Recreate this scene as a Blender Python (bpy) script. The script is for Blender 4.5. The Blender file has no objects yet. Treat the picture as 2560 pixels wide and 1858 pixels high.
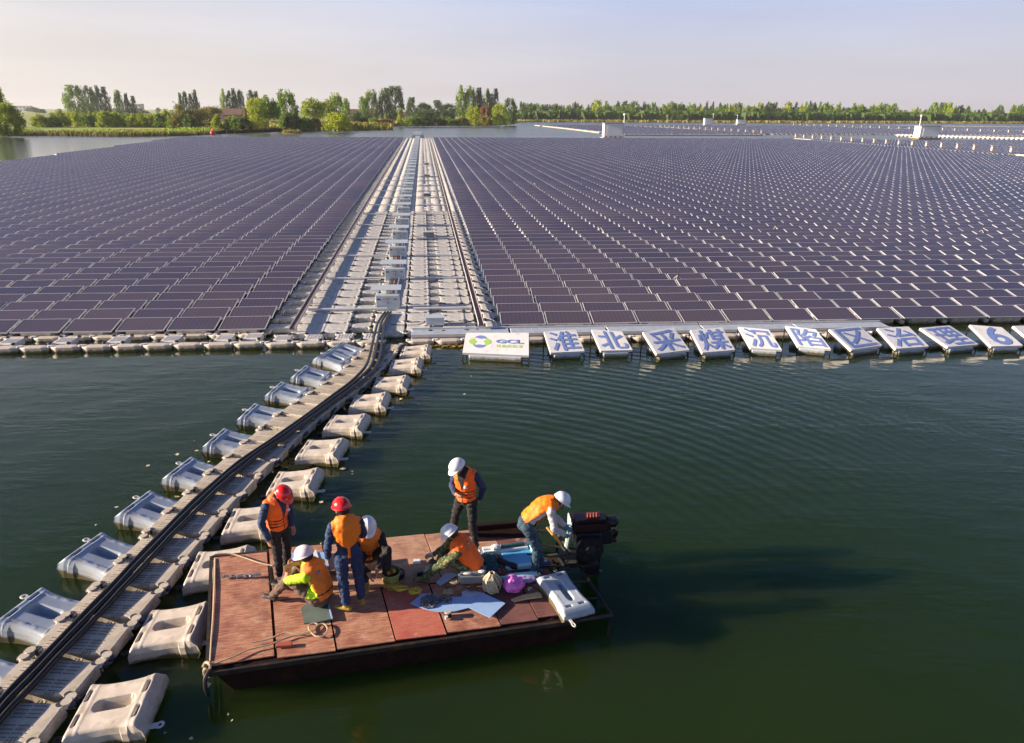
import bpy, bmesh, math, random
import numpy as np
from mathutils import Vector, Matrix, noise, Euler
random.seed(7); rng=np.random.default_rng(7)
C=bpy.context.scene.collection
R_=math.radians
# ------------------------------------------------------------------ camera
F=1777.0; H=7.6; RHO=.0061
TH=math.atan((929-278.4)/F)
r0=Vector((1,0,0)); u0=Vector((0,math.sin(TH),math.cos(TH))); w0=Vector((0,math.cos(TH),-math.sin(TH)))
CR=math.cos(RHO)*r0+math.sin(RHO)*u0; CU=-math.sin(RHO)*r0+math.cos(RHO)*u0
def at(px,py,z=0.0):
    v=CR*(px-1280)-CU*(py-929)+w0*F
    t=(z-H)/v.z
    return Vector((v.x*t,v.y*t,z))
def proj(p):
    v=Vector(p)-Vector((0,0,H)); c=v.dot(w0)
    if c<.1: return None
    return 1280+F*v.dot(CR)/c, 929-F*v.dot(CU)/c
sc=bpy.context.scene
cam=bpy.data.cameras.new('camera'); co=bpy.data.objects.new('camera',cam); C.objects.link(co)
co.matrix_world=Matrix(((CR.x,CU.x,-w0.x,0),(CR.y,CU.y,-w0.y,0),(CR.z,CU.z,-w0.z,H),(0,0,0,1)))
cam.sensor_width=36; cam.lens=F/2560*36; cam.clip_end=9000; cam.clip_start=.1
sc.camera=co
# ------------------------------------------------------------------ light
SUN_EL=R_(17); sun_from=Vector((-math.cos(R_(6)),-math.sin(R_(6)),0))*math.cos(SUN_EL)+Vector((0,0,math.sin(SUN_EL)))
w=bpy.data.worlds.new('World'); sc.world=w; w.use_nodes=True
nt=w.node_tree; bg=nt.nodes['Background']
sky=nt.nodes.new('ShaderNodeTexSky'); sky.sky_type='NISHITA'; sky.sun_disc=False
sky.sun_elevation=SUN_EL; sky.sun_rotation=math.atan2(sun_from.x,sun_from.y)
sky.air_density=1.0; sky.dust_density=2.5; sky.ozone_density=1.6; sky.altitude=40
SKYN=(nt,sky,bg)
def wn(t): return nt.nodes.new(t)
tcw=wn('ShaderNodeTexCoord'); sx_=wn('ShaderNodeSeparateXYZ'); nt.links.new(tcw.outputs['Generated'],sx_.inputs[0])
rmp=wn('ShaderNodeValToRGB'); e=rmp.color_ramp; e.elements[0].position=0; e.elements[0].color=(.62,.57,.60,1); e.elements[1].position=.5; e.elements[1].color=(.15,.29,.66,1)
k_=e.elements.new(.06); k_.color=(.60,.59,.66,1); k_=e.elements.new(.15); k_.color=(.50,.59,.84,1); k_=e.elements.new(.28); k_.color=(.46,.58,.84,1)
nt.links.new(sx_.outputs[2],rmp.inputs[0])
wl=wn('ShaderNodeMapRange'); wl.inputs[1].default_value=.15; wl.inputs[2].default_value=-1.0; wl.inputs[3].default_value=0; wl.inputs[4].default_value=1; nt.links.new(sx_.outputs[0],wl.inputs[0])
wz=wn('ShaderNodeMapRange'); wz.inputs[1].default_value=.0; wz.inputs[2].default_value=.75; wz.inputs[3].default_value=1; wz.inputs[4].default_value=0; nt.links.new(sx_.outputs[2],wz.inputs[0])
wm=wn('ShaderNodeMath'); wm.operation='MULTIPLY'; nt.links.new(wl.outputs[0],wm.inputs[0]); nt.links.new(wz.outputs[0],wm.inputs[1])
w1=wn('ShaderNodeMix'); w1.data_type='RGBA'; nt.links.new(wm.outputs[0],w1.inputs[0]); nt.links.new(rmp.outputs[0],w1.inputs[6]); w1.inputs[7].default_value=(.96,.86,.74,1)
# haze-whitened low sky blends into the physical sky overhead
ws=wn('ShaderNodeMix'); ws.data_type='RGBA'; ws.blend_type='MULTIPLY'; ws.inputs[0].default_value=1; nt.links.new(sky.outputs[0],ws.inputs[6]); ws.inputs[7].default_value=(.040,.060,.105,1)
wb=wn('ShaderNodeMapRange'); wb.inputs[1].default_value=.12; wb.inputs[2].default_value=.6; nt.links.new(sx_.outputs[2],wb.inputs[0])
w2=wn('ShaderNodeMix'); w2.data_type='RGBA'; nt.links.new(wb.outputs[0],w2.inputs[0]); nt.links.new(w1.outputs[2],w2.inputs[6]); nt.links.new(ws.outputs[2],w2.inputs[7])
wnz=wn('ShaderNodeTexNoise'); wnz.inputs['Scale'].default_value=3.5; wnz.inputs['Detail'].default_value=5; wmp=wn('ShaderNodeMapping'); wmp.inputs['Scale'].default_value=(1,1,7); nt.links.new(tcw.outputs['Generated'],wmp.inputs[0]); nt.links.new(wmp.outputs[0],wnz.inputs['Vector'])
wmr=wn('ShaderNodeMapRange'); wmr.inputs[1].default_value=.3; wmr.inputs[2].default_value=.7; wmr.inputs[3].default_value=.955; wmr.inputs[4].default_value=1.045; nt.links.new(wnz.outputs[0],wmr.inputs[0])
w3=wn('ShaderNodeMix'); w3.data_type='RGBA'; w3.blend_type='MULTIPLY'; w3.inputs[0].default_value=1; nt.links.new(w2.outputs[2],w3.inputs[6]); nt.links.new(wmr.outputs[0],w3.inputs[7]); nt.links.new(w3.outputs[2],bg.inputs[0]); bg.inputs[1].default_value=.45
sl=bpy.data.lights.new('sun','SUN'); sl.energy=5.0; sl.angle=R_(.5); sl.color=(1,.82,.62)
so=bpy.data.objects.new('sun',sl); C.objects.link(so)
so.rotation_euler=(-sun_from).to_track_quat('-Z','Y').to_euler()
sc.view_settings.view_transform='Standard'; sc.view_settings.look='None'; sc.view_settings.gamma=1
sc.view_settings.exposure=1.25
sc.render.engine='CYCLES'
# ------------------------------------------------------------------ materials
def mat(name,col,rough=.6,metal=0,spec=.5,n1=None,n2=None,bump=0,bscale=20,alt=None,coat=0,wl=None):
    """n1=(scale,strength): brightness mottling ; alt=(colour,scale,lo,hi): patches of wear"""
    m=bpy.data.materials.new(name); m.use_nodes=True; t=m.node_tree; b=t.nodes['Principled BSDF']
    b.inputs['Base Color'].default_value=(*col,1); b.inputs['Roughness'].default_value=rough
    b.inputs['Metallic'].default_value=metal; b.inputs['Specular IOR Level'].default_value=spec
    if coat: b.inputs['Coat Weight'].default_value=coat; b.inputs['Coat Roughness'].default_value=.1
    tc=t.nodes.new('ShaderNodeTexCoord'); cur=None
    if n1:
        nz=t.nodes.new('ShaderNodeTexNoise'); nz.inputs['Scale'].default_value=n1[0]; nz.inputs['Detail'].default_value=5
        t.links.new(tc.outputs['Object'],nz.inputs['Vector'])
        mr=t.nodes.new('ShaderNodeMapRange'); mr.inputs[1].default_value=.25; mr.inputs[2].default_value=.75
        mr.inputs[3].default_value=1-n1[1]; mr.inputs[4].default_value=1+n1[1]
        t.links.new(nz.outputs[0],mr.inputs[0])
        mx=t.nodes.new('ShaderNodeMix'); mx.data_type='RGBA'; mx.blend_type='MULTIPLY'; mx.inputs[0].default_value=1
        mx.inputs[6].default_value=(*col,1); t.links.new(mr.outputs[0],mx.inputs[7]); cur=mx.outputs[2]
    if alt:
        nz=t.nodes.new('ShaderNodeTexNoise'); nz.inputs['Scale'].default_value=alt[1]; nz.inputs['Detail'].default_value=8
        nz.inputs['Roughness'].default_value=.65
        t.links.new(tc.outputs['Object'],nz.inputs['Vector'])
        mr=t.nodes.new('ShaderNodeMapRange'); mr.inputs[1].default_value=alt[2]; mr.inputs[2].default_value=alt[3]
        t.links.new(nz.outputs[0],mr.inputs[0])
        mx=t.nodes.new('ShaderNodeMix'); mx.data_type='RGBA'; t.links.new(mr.outputs[0],mx.inputs[0])
        if cur: t.links.new(cur,mx.inputs[6])
        else: mx.inputs[6].default_value=(*col,1)
        mx.inputs[7].default_value=(*alt[0],1); cur=mx.outputs[2]
    if wl:   # algae line where the plastic meets the water
        sz=t.nodes.new('ShaderNodeSeparateXYZ'); t.links.new(tc.outputs['Object'],sz.inputs[0]); nz=t.nodes.new('ShaderNodeTexNoise'); nz.inputs['Scale'].default_value=9; nz.inputs['Detail'].default_value=4; t.links.new(tc.outputs['Object'],nz.inputs['Vector'])
        ml=t.nodes.new('ShaderNodeMath'); ml.operation='MULTIPLY_ADD'; ml.inputs[1].default_value=-.16; t.links.new(nz.outputs[0],ml.inputs[0]); t.links.new(sz.outputs[2],ml.inputs[2])
        mr=t.nodes.new('ShaderNodeMapRange'); mr.inputs[1].default_value=.03; mr.inputs[2].default_value=-.03; t.links.new(ml.outputs[0],mr.inputs[0])
        mx=t.nodes.new('ShaderNodeMix'); mx.data_type='RGBA'; t.links.new(mr.outputs[0],mx.inputs[0]); t.links.new(cur,mx.inputs[6]); mx.inputs[7].default_value=(*wl,1); cur=mx.outputs[2]
    if cur: t.links.new(cur,b.inputs['Base Color'])
    if bump:
        nz=t.nodes.new('ShaderNodeTexNoise'); nz.inputs['Scale'].default_value=bscale; nz.inputs['Detail'].default_value=4
        t.links.new(tc.outputs['Object'],nz.inputs['Vector'])
        bp=t.nodes.new('ShaderNodeBump'); bp.inputs['Strength'].default_value=bump; bp.inputs['Distance'].default_value=.01
        t.links.new(nz.outputs[0],bp.inputs['Height']); t.links.new(bp.outputs[0],b.inputs['Normal'])
    return m
def foliage(name,c1,c2,tr=.25):
    m=bpy.data.materials.new(name); m.use_nodes=True; t=m.node_tree; b=t.nodes['Principled BSDF']
    b.inputs['Roughness'].default_value=.6; b.inputs['Specular IOR Level'].default_value=.25
    g=t.nodes.new('ShaderNodeNewGeometry'); oi=t.nodes.new('ShaderNodeObjectInfo')
    mx=t.nodes.new('ShaderNodeMix'); mx.data_type='RGBA'; mx.inputs[6].default_value=(*c1,1); mx.inputs[7].default_value=(*c2,1)
    ad=t.nodes.new('ShaderNodeMath'); ad.operation='ADD'; ad.use_clamp=True
    ml=t.nodes.new('ShaderNodeMath'); ml.operation='MULTIPLY'; ml.inputs[1].default_value=.55
    m2=t.nodes.new('ShaderNodeMath'); m2.operation='MULTIPLY'; m2.inputs[1].default_value=.5
    t.links.new(g.outputs['Random Per Island'],ml.inputs[0]); t.links.new(oi.outputs['Random'],m2.inputs[0])
    t.links.new(ml.outputs[0],ad.inputs[0]); t.links.new(m2.outputs[0],ad.inputs[1]); t.links.new(ad.outputs[0],mx.inputs[0])
    t.links.new(mx.outputs[2],b.inputs['Base Color'])
    tb=t.nodes.new('ShaderNodeBsdfTranslucent'); t.links.new(mx.outputs[2],tb.inputs[0])
    ms=t.nodes.new('ShaderNodeMixShader'); ms.inputs[0].default_value=tr
    t.links.new(b.outputs[0],ms.inputs[1]); t.links.new(tb.outputs[0],ms.inputs[2])
    t.links.new(ms.outputs[0],t.nodes['Material Output'].inputs[0])
    return m
M={}
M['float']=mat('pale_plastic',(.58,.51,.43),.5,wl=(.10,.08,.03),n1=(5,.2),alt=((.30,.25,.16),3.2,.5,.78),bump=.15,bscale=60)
M['float_blue_shade']=mat('grey_plastic_blue_shade',(.38,.44,.52),.5,wl=(.12,.10,.05),n1=(5,.16),alt=((.36,.34,.30),3.5,.5,.78),bump=.1,bscale=50)  # grey plastic with the blue of shade mixed into its colour
M['lug']=mat('lug_plastic',(.62,.60,.57),.5,n1=(10,.15))
M['pin']=mat('pin_and_hole_shade',(.035,.04,.055),.5)  # real pins, and the dark that paints shade in holes
M['alu']=mat('aluminium_frame',(.60,.60,.62),.4,.3,n1=(2,.06))
M['cable']=mat('cable_rubber',(.012,.012,.014),.38,n1=(8,.3),alt=((.09,.075,.055),9,.6,.85))
M['cable_grey']=mat('cable_grey',(.12,.12,.12),.5)
M['white']=mat('white_paint',(.72,.72,.70),.4,n1=(3,.06),alt=((.5,.47,.40),3,.6,.85))
M['cabinet']=mat('cabinet_paint',(.44,.50,.56),.45,n1=(3,.05))
M['cabinet_warm']=mat('distant_cabinet_paint',(.50,.46,.41),.5,n1=(1,.05))
M['board']=mat('sign_board',(.78,.77,.77),.45,n1=(3,.07),alt=((.52,.47,.38),5,.54,.78),bump=.2,bscale=8)
M['blue_ink']=mat('blue_lettering',(.17,.25,.56),.6,n1=(9,.12),alt=((.42,.46,.62),14,.58,.72))
M['green_ink']=mat('green_lettering',(.38,.62,.12),.5)
M['steel_dark']=mat('dark_steel',(.03,.026,.025),.55,.3,n1=(8,.4),alt=((.10,.045,.02),7,.52,.7))
M['hull']=mat('rusty_hull',(.016,.005,.004),.7,0,spec=.2,n1=(4,.5),alt=((.06,.022,.010),5,.55,.75),bump=.3,bscale=30)
M['rope']=mat('rope',(.48,.38,.25),.85,n1=(60,.3),bump=.5,bscale=120)
M['yrope']=mat('yellow_rope',(.70,.55,.05),.7,n1=(60,.25))
M['skin']=mat('skin',(.42,.22,.14),.5,n1=(20,.08))
M['hair']=mat('hair',(.012,.010,.009),.6)
M['orange']=mat('orange_fabric',(1.0,.145,.006),.62,n1=(9,.12),bump=.35,bscale=35)
M['orange2']=mat('amber_orange_fabric',(1.0,.215,.003),.62,n1=(9,.12),bump=.35,bscale=35)
M['orange3']=mat('faded_orange_fabric',(.85,.22,.02),.7,n1=(9,.15),alt=((.5,.17,.05),12,.55,.75),bump=.4,bscale=35)
M['navy']=mat('navy_cloth',(.010,.028,.085),.75,n1=(12,.25),bump=.4,bscale=25)
M['navy2']=mat('blue_cloth',(.008,.03,.10),.75,n1=(12,.3),bump=.4,bscale=25)
M['dark']=mat('dark_cloth',(.010,.009,.013),.8,n1=(12,.3),bump=.4,bscale=25)
M['lime']=mat('lime_cloth',(.50,.80,.02),.7,n1=(12,.1),bump=.4,bscale=25)
M['brown']=mat('brown_cloth',(.12,.075,.055),.8,n1=(14,.5),bump=.4,bscale=25)
M['camo']=mat('camouflage_cloth',(.045,.065,.025),.8,n1=(20,.4),alt=((.22,.20,.08),22,.53,.57),bump=.4,bscale=25)
M['shirt']=mat('pale_shirt',(.52,.48,.50),.7,n1=(12,.12),bump=.4,bscale=25)
M['purple']=mat('lilac_shirt',(.36,.30,.52),.7,n1=(12,.2))
M['jeans']=mat('denim',(.025,.06,.095),.8,n1=(10,.35),bump=.4,bscale=40)
M['glove']=mat('work_glove',(.42,.44,.42),.85,n1=(40,.25))
M['glove_blue']=mat('blue_glove',(.10,.22,.34),.8,n1=(40,.25))
M['shoe']=mat('dark_shoe',(.035,.03,.035),.6)
M['shoe_y']=mat('yellow_boot',(.34,.22,.03),.65,n1=(20,.4))
M['shoe_b']=mat('blue_shoe',(.03,.05,.18),.6,n1=(20,.4))
M['black']=mat('black_strap',(.008,.008,.009),.6)
M['red_helm']=mat('red_helmet',(.62,.012,.012),.22,coat=.5)
M['white_helm']=mat('white_helmet',(.78,.79,.82),.28,n1=(14,.04),coat=.3)
M['pink_helm']=mat('off_white_helmet',(.80,.70,.74),.3,n1=(14,.08),coat=.3)
M['blue_sheet']=mat('pale_blue_sheet',(.30,.46,.74),.45,n1=(4,.08))
M['blue_sheet2']=mat('grey_blue_sheet',(.42,.50,.64),.5,n1=(4,.08))
M['foam']=mat('cyan_foam',(.36,.70,.78),.6,n1=(8,.1))
M['foam_white']=mat('white_foam',(.70,.78,.80),.6,n1=(8,.08))
M['foam_in']=mat('blue_tray_liner',(.10,.38,.70),.4,n1=(6,.1))
M['pink']=mat('pink_plastic_bag',(.74,.16,.62),.3,n1=(14,.35),bump=.8,bscale=22)
M['bag']=mat('string_bundle',(.50,.43,.30),.85,n1=(50,.45))
M['net']=mat('teal_net',(.03,.10,.12),.7,n1=(60,.5))
M['bucket']=mat('olive_bucket',(.22,.27,.08),.45,n1=(6,.15))
M['straw']=mat('straw',(.42,.36,.24),.8,n1=(30,.2))
M['wood']=mat('pale_wood',(.50,.36,.20),.7,n1=(14,.25))
M['orange_wood']=mat('amber_wood',(.55,.30,.06),.65,n1=(14,.25))
M['redwood']=mat('red_wood',(.38,.09,.06),.7,n1=(14,.25))
M['bolt']=mat('steel_bolts',(.20,.21,.23),.3,.85,n1=(50,.5))
M['maroon']=mat('maroon_paint',(.022,.004,.007),.4,n1=(6,.3),alt=((.03,.015,.012),8,.5,.7))
M['engine']=mat('engine_black',(.008,.011,.016),.45,.2,n1=(9,.4))
M['teal_metal']=mat('pale_teal_metal',(.42,.55,.52),.45,n1=(6,.2),alt=((.30,.15,.06),6,.55,.75))
M['glass_board']=mat('grey_glass_board',(.13,.17,.15),.12,n1=(3,.3))
M['grey_box']=mat('grey_box',(.17,.20,.23),.45,n1=(4,.15))
M['moss']=mat('algae',(.30,.20,.03),.9,n1=(12,.5))
M['tray_in']=mat('tray_cables',(.22,.05,.05),.6,n1=(10,.7))
M['brick']=mat('brick_wall',(.30,.16,.11),.85,n1=(1,.15))
M['roof']=mat('brown_roof',(.15,.08,.06),.85,n1=(.8,.2))
M['pale_wall']=mat('pale_wall',(.52,.50,.50),.8,n1=(.2,.08))
M['cabin']=mat('cabin_wall',(.66,.68,.70),.5,n1=(.4,.05))
M['cabin_dark']=mat('cabin_shutter',(.25,.27,.29),.5)
M['roof_blue']=mat('blue_roof',(.08,.34,.52),.5)
M['window']=mat('window_glass',(.03,.04,.05),.15)
M['bark']=mat('bark',(.13,.10,.075),.9,n1=(3,.3))
M['leaf_lime']=foliage('leaves_yellow_green',(0.20,0.30,0.012),(0.46,0.50,0.025),.35)
M['leaf_mid']=foliage('leaves_green',(0.11,0.21,0.015),(0.27,0.38,0.03),.35)
M['leaf_dark']=foliage('leaves_dark_green',(0.045, 0.1, 0.02),(0.12, 0.19, 0.035),.35)
M['leaf_olive']=foliage('leaves_olive',(0.16, 0.17, 0.03),(0.33, 0.28, 0.05),.35)
M['leaf_rust']=foliage('leaves_reddish',(0.22, 0.11, 0.04),(0.34, 0.21, 0.06),.35)
M['reed']=foliage('reeds',(0.16, 0.17, 0.03),(0.34, 0.26, 0.07),.35)
M['grass']=foliage('grass',(0.19,0.32,0.02),(0.34,0.44,0.03),.35)
# wood sheets: reddish worn plywood with long grain
def plywood(name,c1,c2,c3):
    m=bpy.data.materials.new(name); m.use_nodes=True; t=m.node_tree; b=t.nodes['Principled BSDF']; b.inputs['Roughness'].default_value=.7
    tc=t.nodes.new('ShaderNodeTexCoord'); mp=t.nodes.new('ShaderNodeMapping'); mp.inputs['Scale'].default_value=(2.2,26,1)
    t.links.new(tc.outputs['Object'],mp.inputs[0])
    n1=t.nodes.new('ShaderNodeTexNoise'); n1.inputs['Scale'].default_value=1.6; n1.inputs['Detail'].default_value=7; t.links.new(mp.outputs[0],n1.inputs['Vector'])
    n2=t.nodes.new('ShaderNodeTexNoise'); n2.inputs['Scale'].default_value=2.3; n2.inputs['Detail'].default_value=9; n2.inputs['Roughness'].default_value=.7; t.links.new(tc.outputs['Object'],n2.inputs['Vector'])
    n3=t.nodes.new('ShaderNodeTexNoise'); n3.inputs['Scale'].default_value=38; n3.inputs['Detail'].default_value=3; t.links.new(tc.outputs['Object'],n3.inputs['Vector'])
    cr=t.nodes.new('ShaderNodeValToRGB'); cr.color_ramp.elements[0].position=.40; cr.color_ramp.elements[0].color=(*c1,1); cr.color_ramp.elements[1].position=.60; cr.color_ramp.elements[1].color=(*c2,1)
    ad=t.nodes.new('ShaderNodeMath'); ad.operation='ADD'; ml=t.nodes.new('ShaderNodeMath'); ml.operation='MULTIPLY'; ml.inputs[1].default_value=.5
    m2=t.nodes.new('ShaderNodeMath'); m2.operation='MULTIPLY'; m2.inputs[1].default_value=.5
    t.links.new(n1.outputs[0],ml.inputs[0]); t.links.new(n2.outputs[0],m2.inputs[0]); t.links.new(ml.outputs[0],ad.inputs[0]); t.links.new(m2.outputs[0],ad.inputs[1])
    t.links.new(ad.outputs[0],cr.inputs[0])
    mr=t.nodes.new('ShaderNodeMapRange'); mr.inputs[1].default_value=.60; mr.inputs[2].default_value=.72; t.links.new(n3.outputs[0],mr.inputs[0])
    mx=t.nodes.new('ShaderNodeMix'); mx.data_type='RGBA'; t.links.new(mr.outputs[0],mx.inputs[0]); t.links.new(cr.outputs[0],mx.inputs[6]); mx.inputs[7].default_value=(*c3,1)
    n4=t.nodes.new('ShaderNodeTexNoise'); n4.inputs['Scale'].default_value=3.1; n4.inputs['Detail'].default_value=6; n4.inputs['Roughness'].default_value=.6; g4=t.nodes.new('ShaderNodeNewGeometry'); t.links.new(g4.outputs['Position'],n4.inputs['Vector'])
    r4=t.nodes.new('ShaderNodeMapRange'); r4.inputs[1].default_value=.55; r4.inputs[2].default_value=.70; r4.inputs[4].default_value=.65; t.links.new(n4.outputs[0],r4.inputs[0])
    m4=t.nodes.new('ShaderNodeMix'); m4.data_type='RGBA'; t.links.new(r4.outputs[0],m4.inputs[0]); t.links.new(mx.outputs[2],m4.inputs[6]); m4.inputs[7].default_value=(*c3,1)
    n5=t.nodes.new('ShaderNodeTexNoise'); n5.inputs['Scale'].default_value=5.3; n5.inputs['Detail'].default_value=7; t.links.new(g4.outputs['Position'],n5.inputs['Vector'])
    r5=t.nodes.new('ShaderNodeMapRange'); r5.inputs[1].default_value=.60; r5.inputs[2].default_value=.72; r5.inputs[4].default_value=.5; t.links.new(n5.outputs[0],r5.inputs[0])
    m5=t.nodes.new('ShaderNodeMix'); m5.data_type='RGBA'; t.links.new(r5.outputs[0],m5.inputs[0]); t.links.new(m4.outputs[2],m5.inputs[6]); m5.inputs[7].default_value=(.60,.46,.34,1)
    t.links.new(m5.outputs[2],b.inputs['Base Color'])
    bp=t.nodes.new('ShaderNodeBump'); bp.inputs['Strength'].default_value=.3; bp.inputs['Distance'].default_value=.006; t.links.new(n2.outputs[0],bp.inputs['Height']); t.links.new(bp.outputs[0],b.inputs['Normal'])
    return m
M['ply1']=plywood('worn_red_plywood',(.27,.09,.055),(.56,.29,.18),(.15,.055,.04))
M['ply2']=plywood('faded_pink_plywood',(.33,.15,.095),(.56,.35,.23),(.2,.09,.06))
M['ply3']=plywood('bright_red_plywood',(.42,.085,.06),(.50,.17,.11),(.48,.23,.16))
M['ply4']=plywood('dark_plywood',(.13,.05,.045),(.21,.09,.075),(.09,.035,.03))  # darker plywood tone for the sheets near the stern
# solar glass
def solar(name,use_uv_id):
    m=bpy.data.materials.new(name); m.use_nodes=True; t=m.node_tree; b=t.nodes['Principled BSDF']
    L=t.links.new; N=t.nodes.new
    uv=N('ShaderNodeUVMap'); uv.uv_map='UVMap'
    def vm(op,*a):
        n=N('ShaderNodeVectorMath'); n.operation=op
        for i,x in enumerate(a):
            if isinstance(x,tuple): n.inputs[i].default_value=x
            else: L(x,n.inputs[i])
        return n.outputs[0]
    fr=vm('FRACTION',uv.outputs[0]); fl=vm('FLOOR',uv.outputs[0])
    cells=vm('FRACTION',vm('MULTIPLY',fr,(10,6,1)))
    d=vm('ABSOLUTE',vm('SUBTRACT',cells,(.5,.5,.5)))
    sp=N('ShaderNodeSeparateXYZ'); L(d,sp.inputs[0])
    mxn=N('ShaderNodeMath'); mxn.operation='MAXIMUM'; L(sp.outputs[0],mxn.inputs[0]); L(sp.outputs[1],mxn.inputs[1])
    gt=N('ShaderNodeMath'); gt.operation='GREATER_THAN'; L(mxn.outputs[0],gt.inputs[0]); gt.inputs[1].default_value=.472
    # fine bus bars
    bars=vm('FRACTION',vm('MULTIPLY',fr,(40,1,1))); db=vm('ABSOLUTE',vm('SUBTRACT',bars,(.5,.5,.5))); s2=N('ShaderNodeSeparateXYZ'); L(db,s2.inputs[0])
    g2=N('ShaderNodeMath'); g2.operation='GREATER_THAN'; L(s2.outputs[0],g2.inputs[0]); g2.inputs[1].default_value=.47
    g2m=N('ShaderNodeMath'); g2m.operation='MULTIPLY'; L(g2.outputs[0],g2m.inputs[0]); g2m.inputs[1].default_value=.35
    mm=N('ShaderNodeMath'); mm.operation='MAXIMUM'; L(gt.outputs[0],mm.inputs[0]); L(g2m.outputs[0],mm.inputs[1])
    wn=N('ShaderNodeTexWhiteNoise'); wn.noise_dimensions='3D'
    if use_uv_id: L(fl,wn.inputs['Vector'])
    else:
        oi=N('ShaderNodeObjectInfo'); L(oi.outputs['Location'],wn.inputs['Vector'])
    ramp=N('ShaderNodeValToRGB'); cr=ramp.color_ramp
    cr.elements[0].position=0; cr.elements[0].color=(.014,.014,.046,1)
    cr.elements[1].position=1; cr.elements[1].color=(.044,.032,.050,1)
    e=cr.elements.new(.5); e.color=(.030,.024,.046,1)
    L(wn.outputs['Value'],ramp.inputs[0])
    # large-scale dust drift across the field
    ge=N('ShaderNodeNewGeometry'); nz=N('ShaderNodeTexNoise'); nz.inputs['Scale'].default_value=.05; nz.inputs['Detail'].default_value=4; L(ge.outputs['Position'],nz.inputs['Vector'])
    dm=N('ShaderNodeMapRange'); dm.inputs[1].default_value=.3; dm.inputs[2].default_value=.7; dm.inputs[3].default_value=.08; dm.inputs[4].default_value=.21; L(nz.outputs[0],dm.inputs[0])
    d1=N('ShaderNodeMix'); d1.data_type='RGBA'; L(dm.outputs[0],d1.inputs[0]); L(ramp.outputs[0],d1.inputs[6]); d1.inputs[7].default_value=(.37,.28,.28,1)
    mx=N('ShaderNodeMix'); mx.data_type='RGBA'; L(mm.outputs[0],mx.inputs[0]); L(d1.outputs[2],mx.inputs[6]); mx.inputs[7].default_value=(.16,.15,.20,1)
    L(mx.outputs[2],b.inputs['Base Color'])
    b.inputs['Roughness'].default_value=.2; b.inputs['IOR'].default_value=1.45; b.inputs['Specular IOR Level'].default_value=.5
    return m
M['slot_shade']=mat('painted_slot_shade',(.22,.18,.13),.8)  # dark bars in this colour paint the shade inside the tread holes
M['solar']=solar('solar_cells',False); M['solar_far']=solar('solar_cells_field',True)
# ribbed tread plastic
def tread_mat(c_=(.58,.51,.42),nm='ribbed_plastic',a_=(.30,.24,.13)):
    m=mat(nm,c_,.55,n1=(5,.2),alt=(a_,3.4,.50,.74))
    t=m.node_tree; b=t.nodes['Principled BSDF']; tc=t.nodes.new('ShaderNodeTexCoord')
    br=t.nodes.new('ShaderNodeTexBrick'); br.inputs['Scale'].default_value=1; br.inputs['Brick Width'].default_value=.085; br.inputs['Row Height'].default_value=.034
    br.inputs['Mortar Size'].default_value=.007; br.inputs['Mortar Smooth'].default_value=.1; br.inputs['Color1'].default_value=(1,1,1,1); br.inputs['Color2'].default_value=(1,1,1,1); br.inputs['Mortar'].default_value=(0,0,0,1)
    t.links.new(tc.outputs['Object'],br.inputs[0])
    bp=t.nodes.new('ShaderNodeBump'); bp.inputs['Strength'].default_value=.9; bp.inputs['Distance'].default_value=.02
    t.links.new(br.outputs['Color'],bp.inputs['Height']); t.links.new(bp.outputs[0],b.inputs['Normal'])
    return m
M['tread']=tread_mat(); M['tread2']=tread_mat((.68,.66,.63),'pale_ribbed_plastic',(.46,.42,.35))
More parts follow.
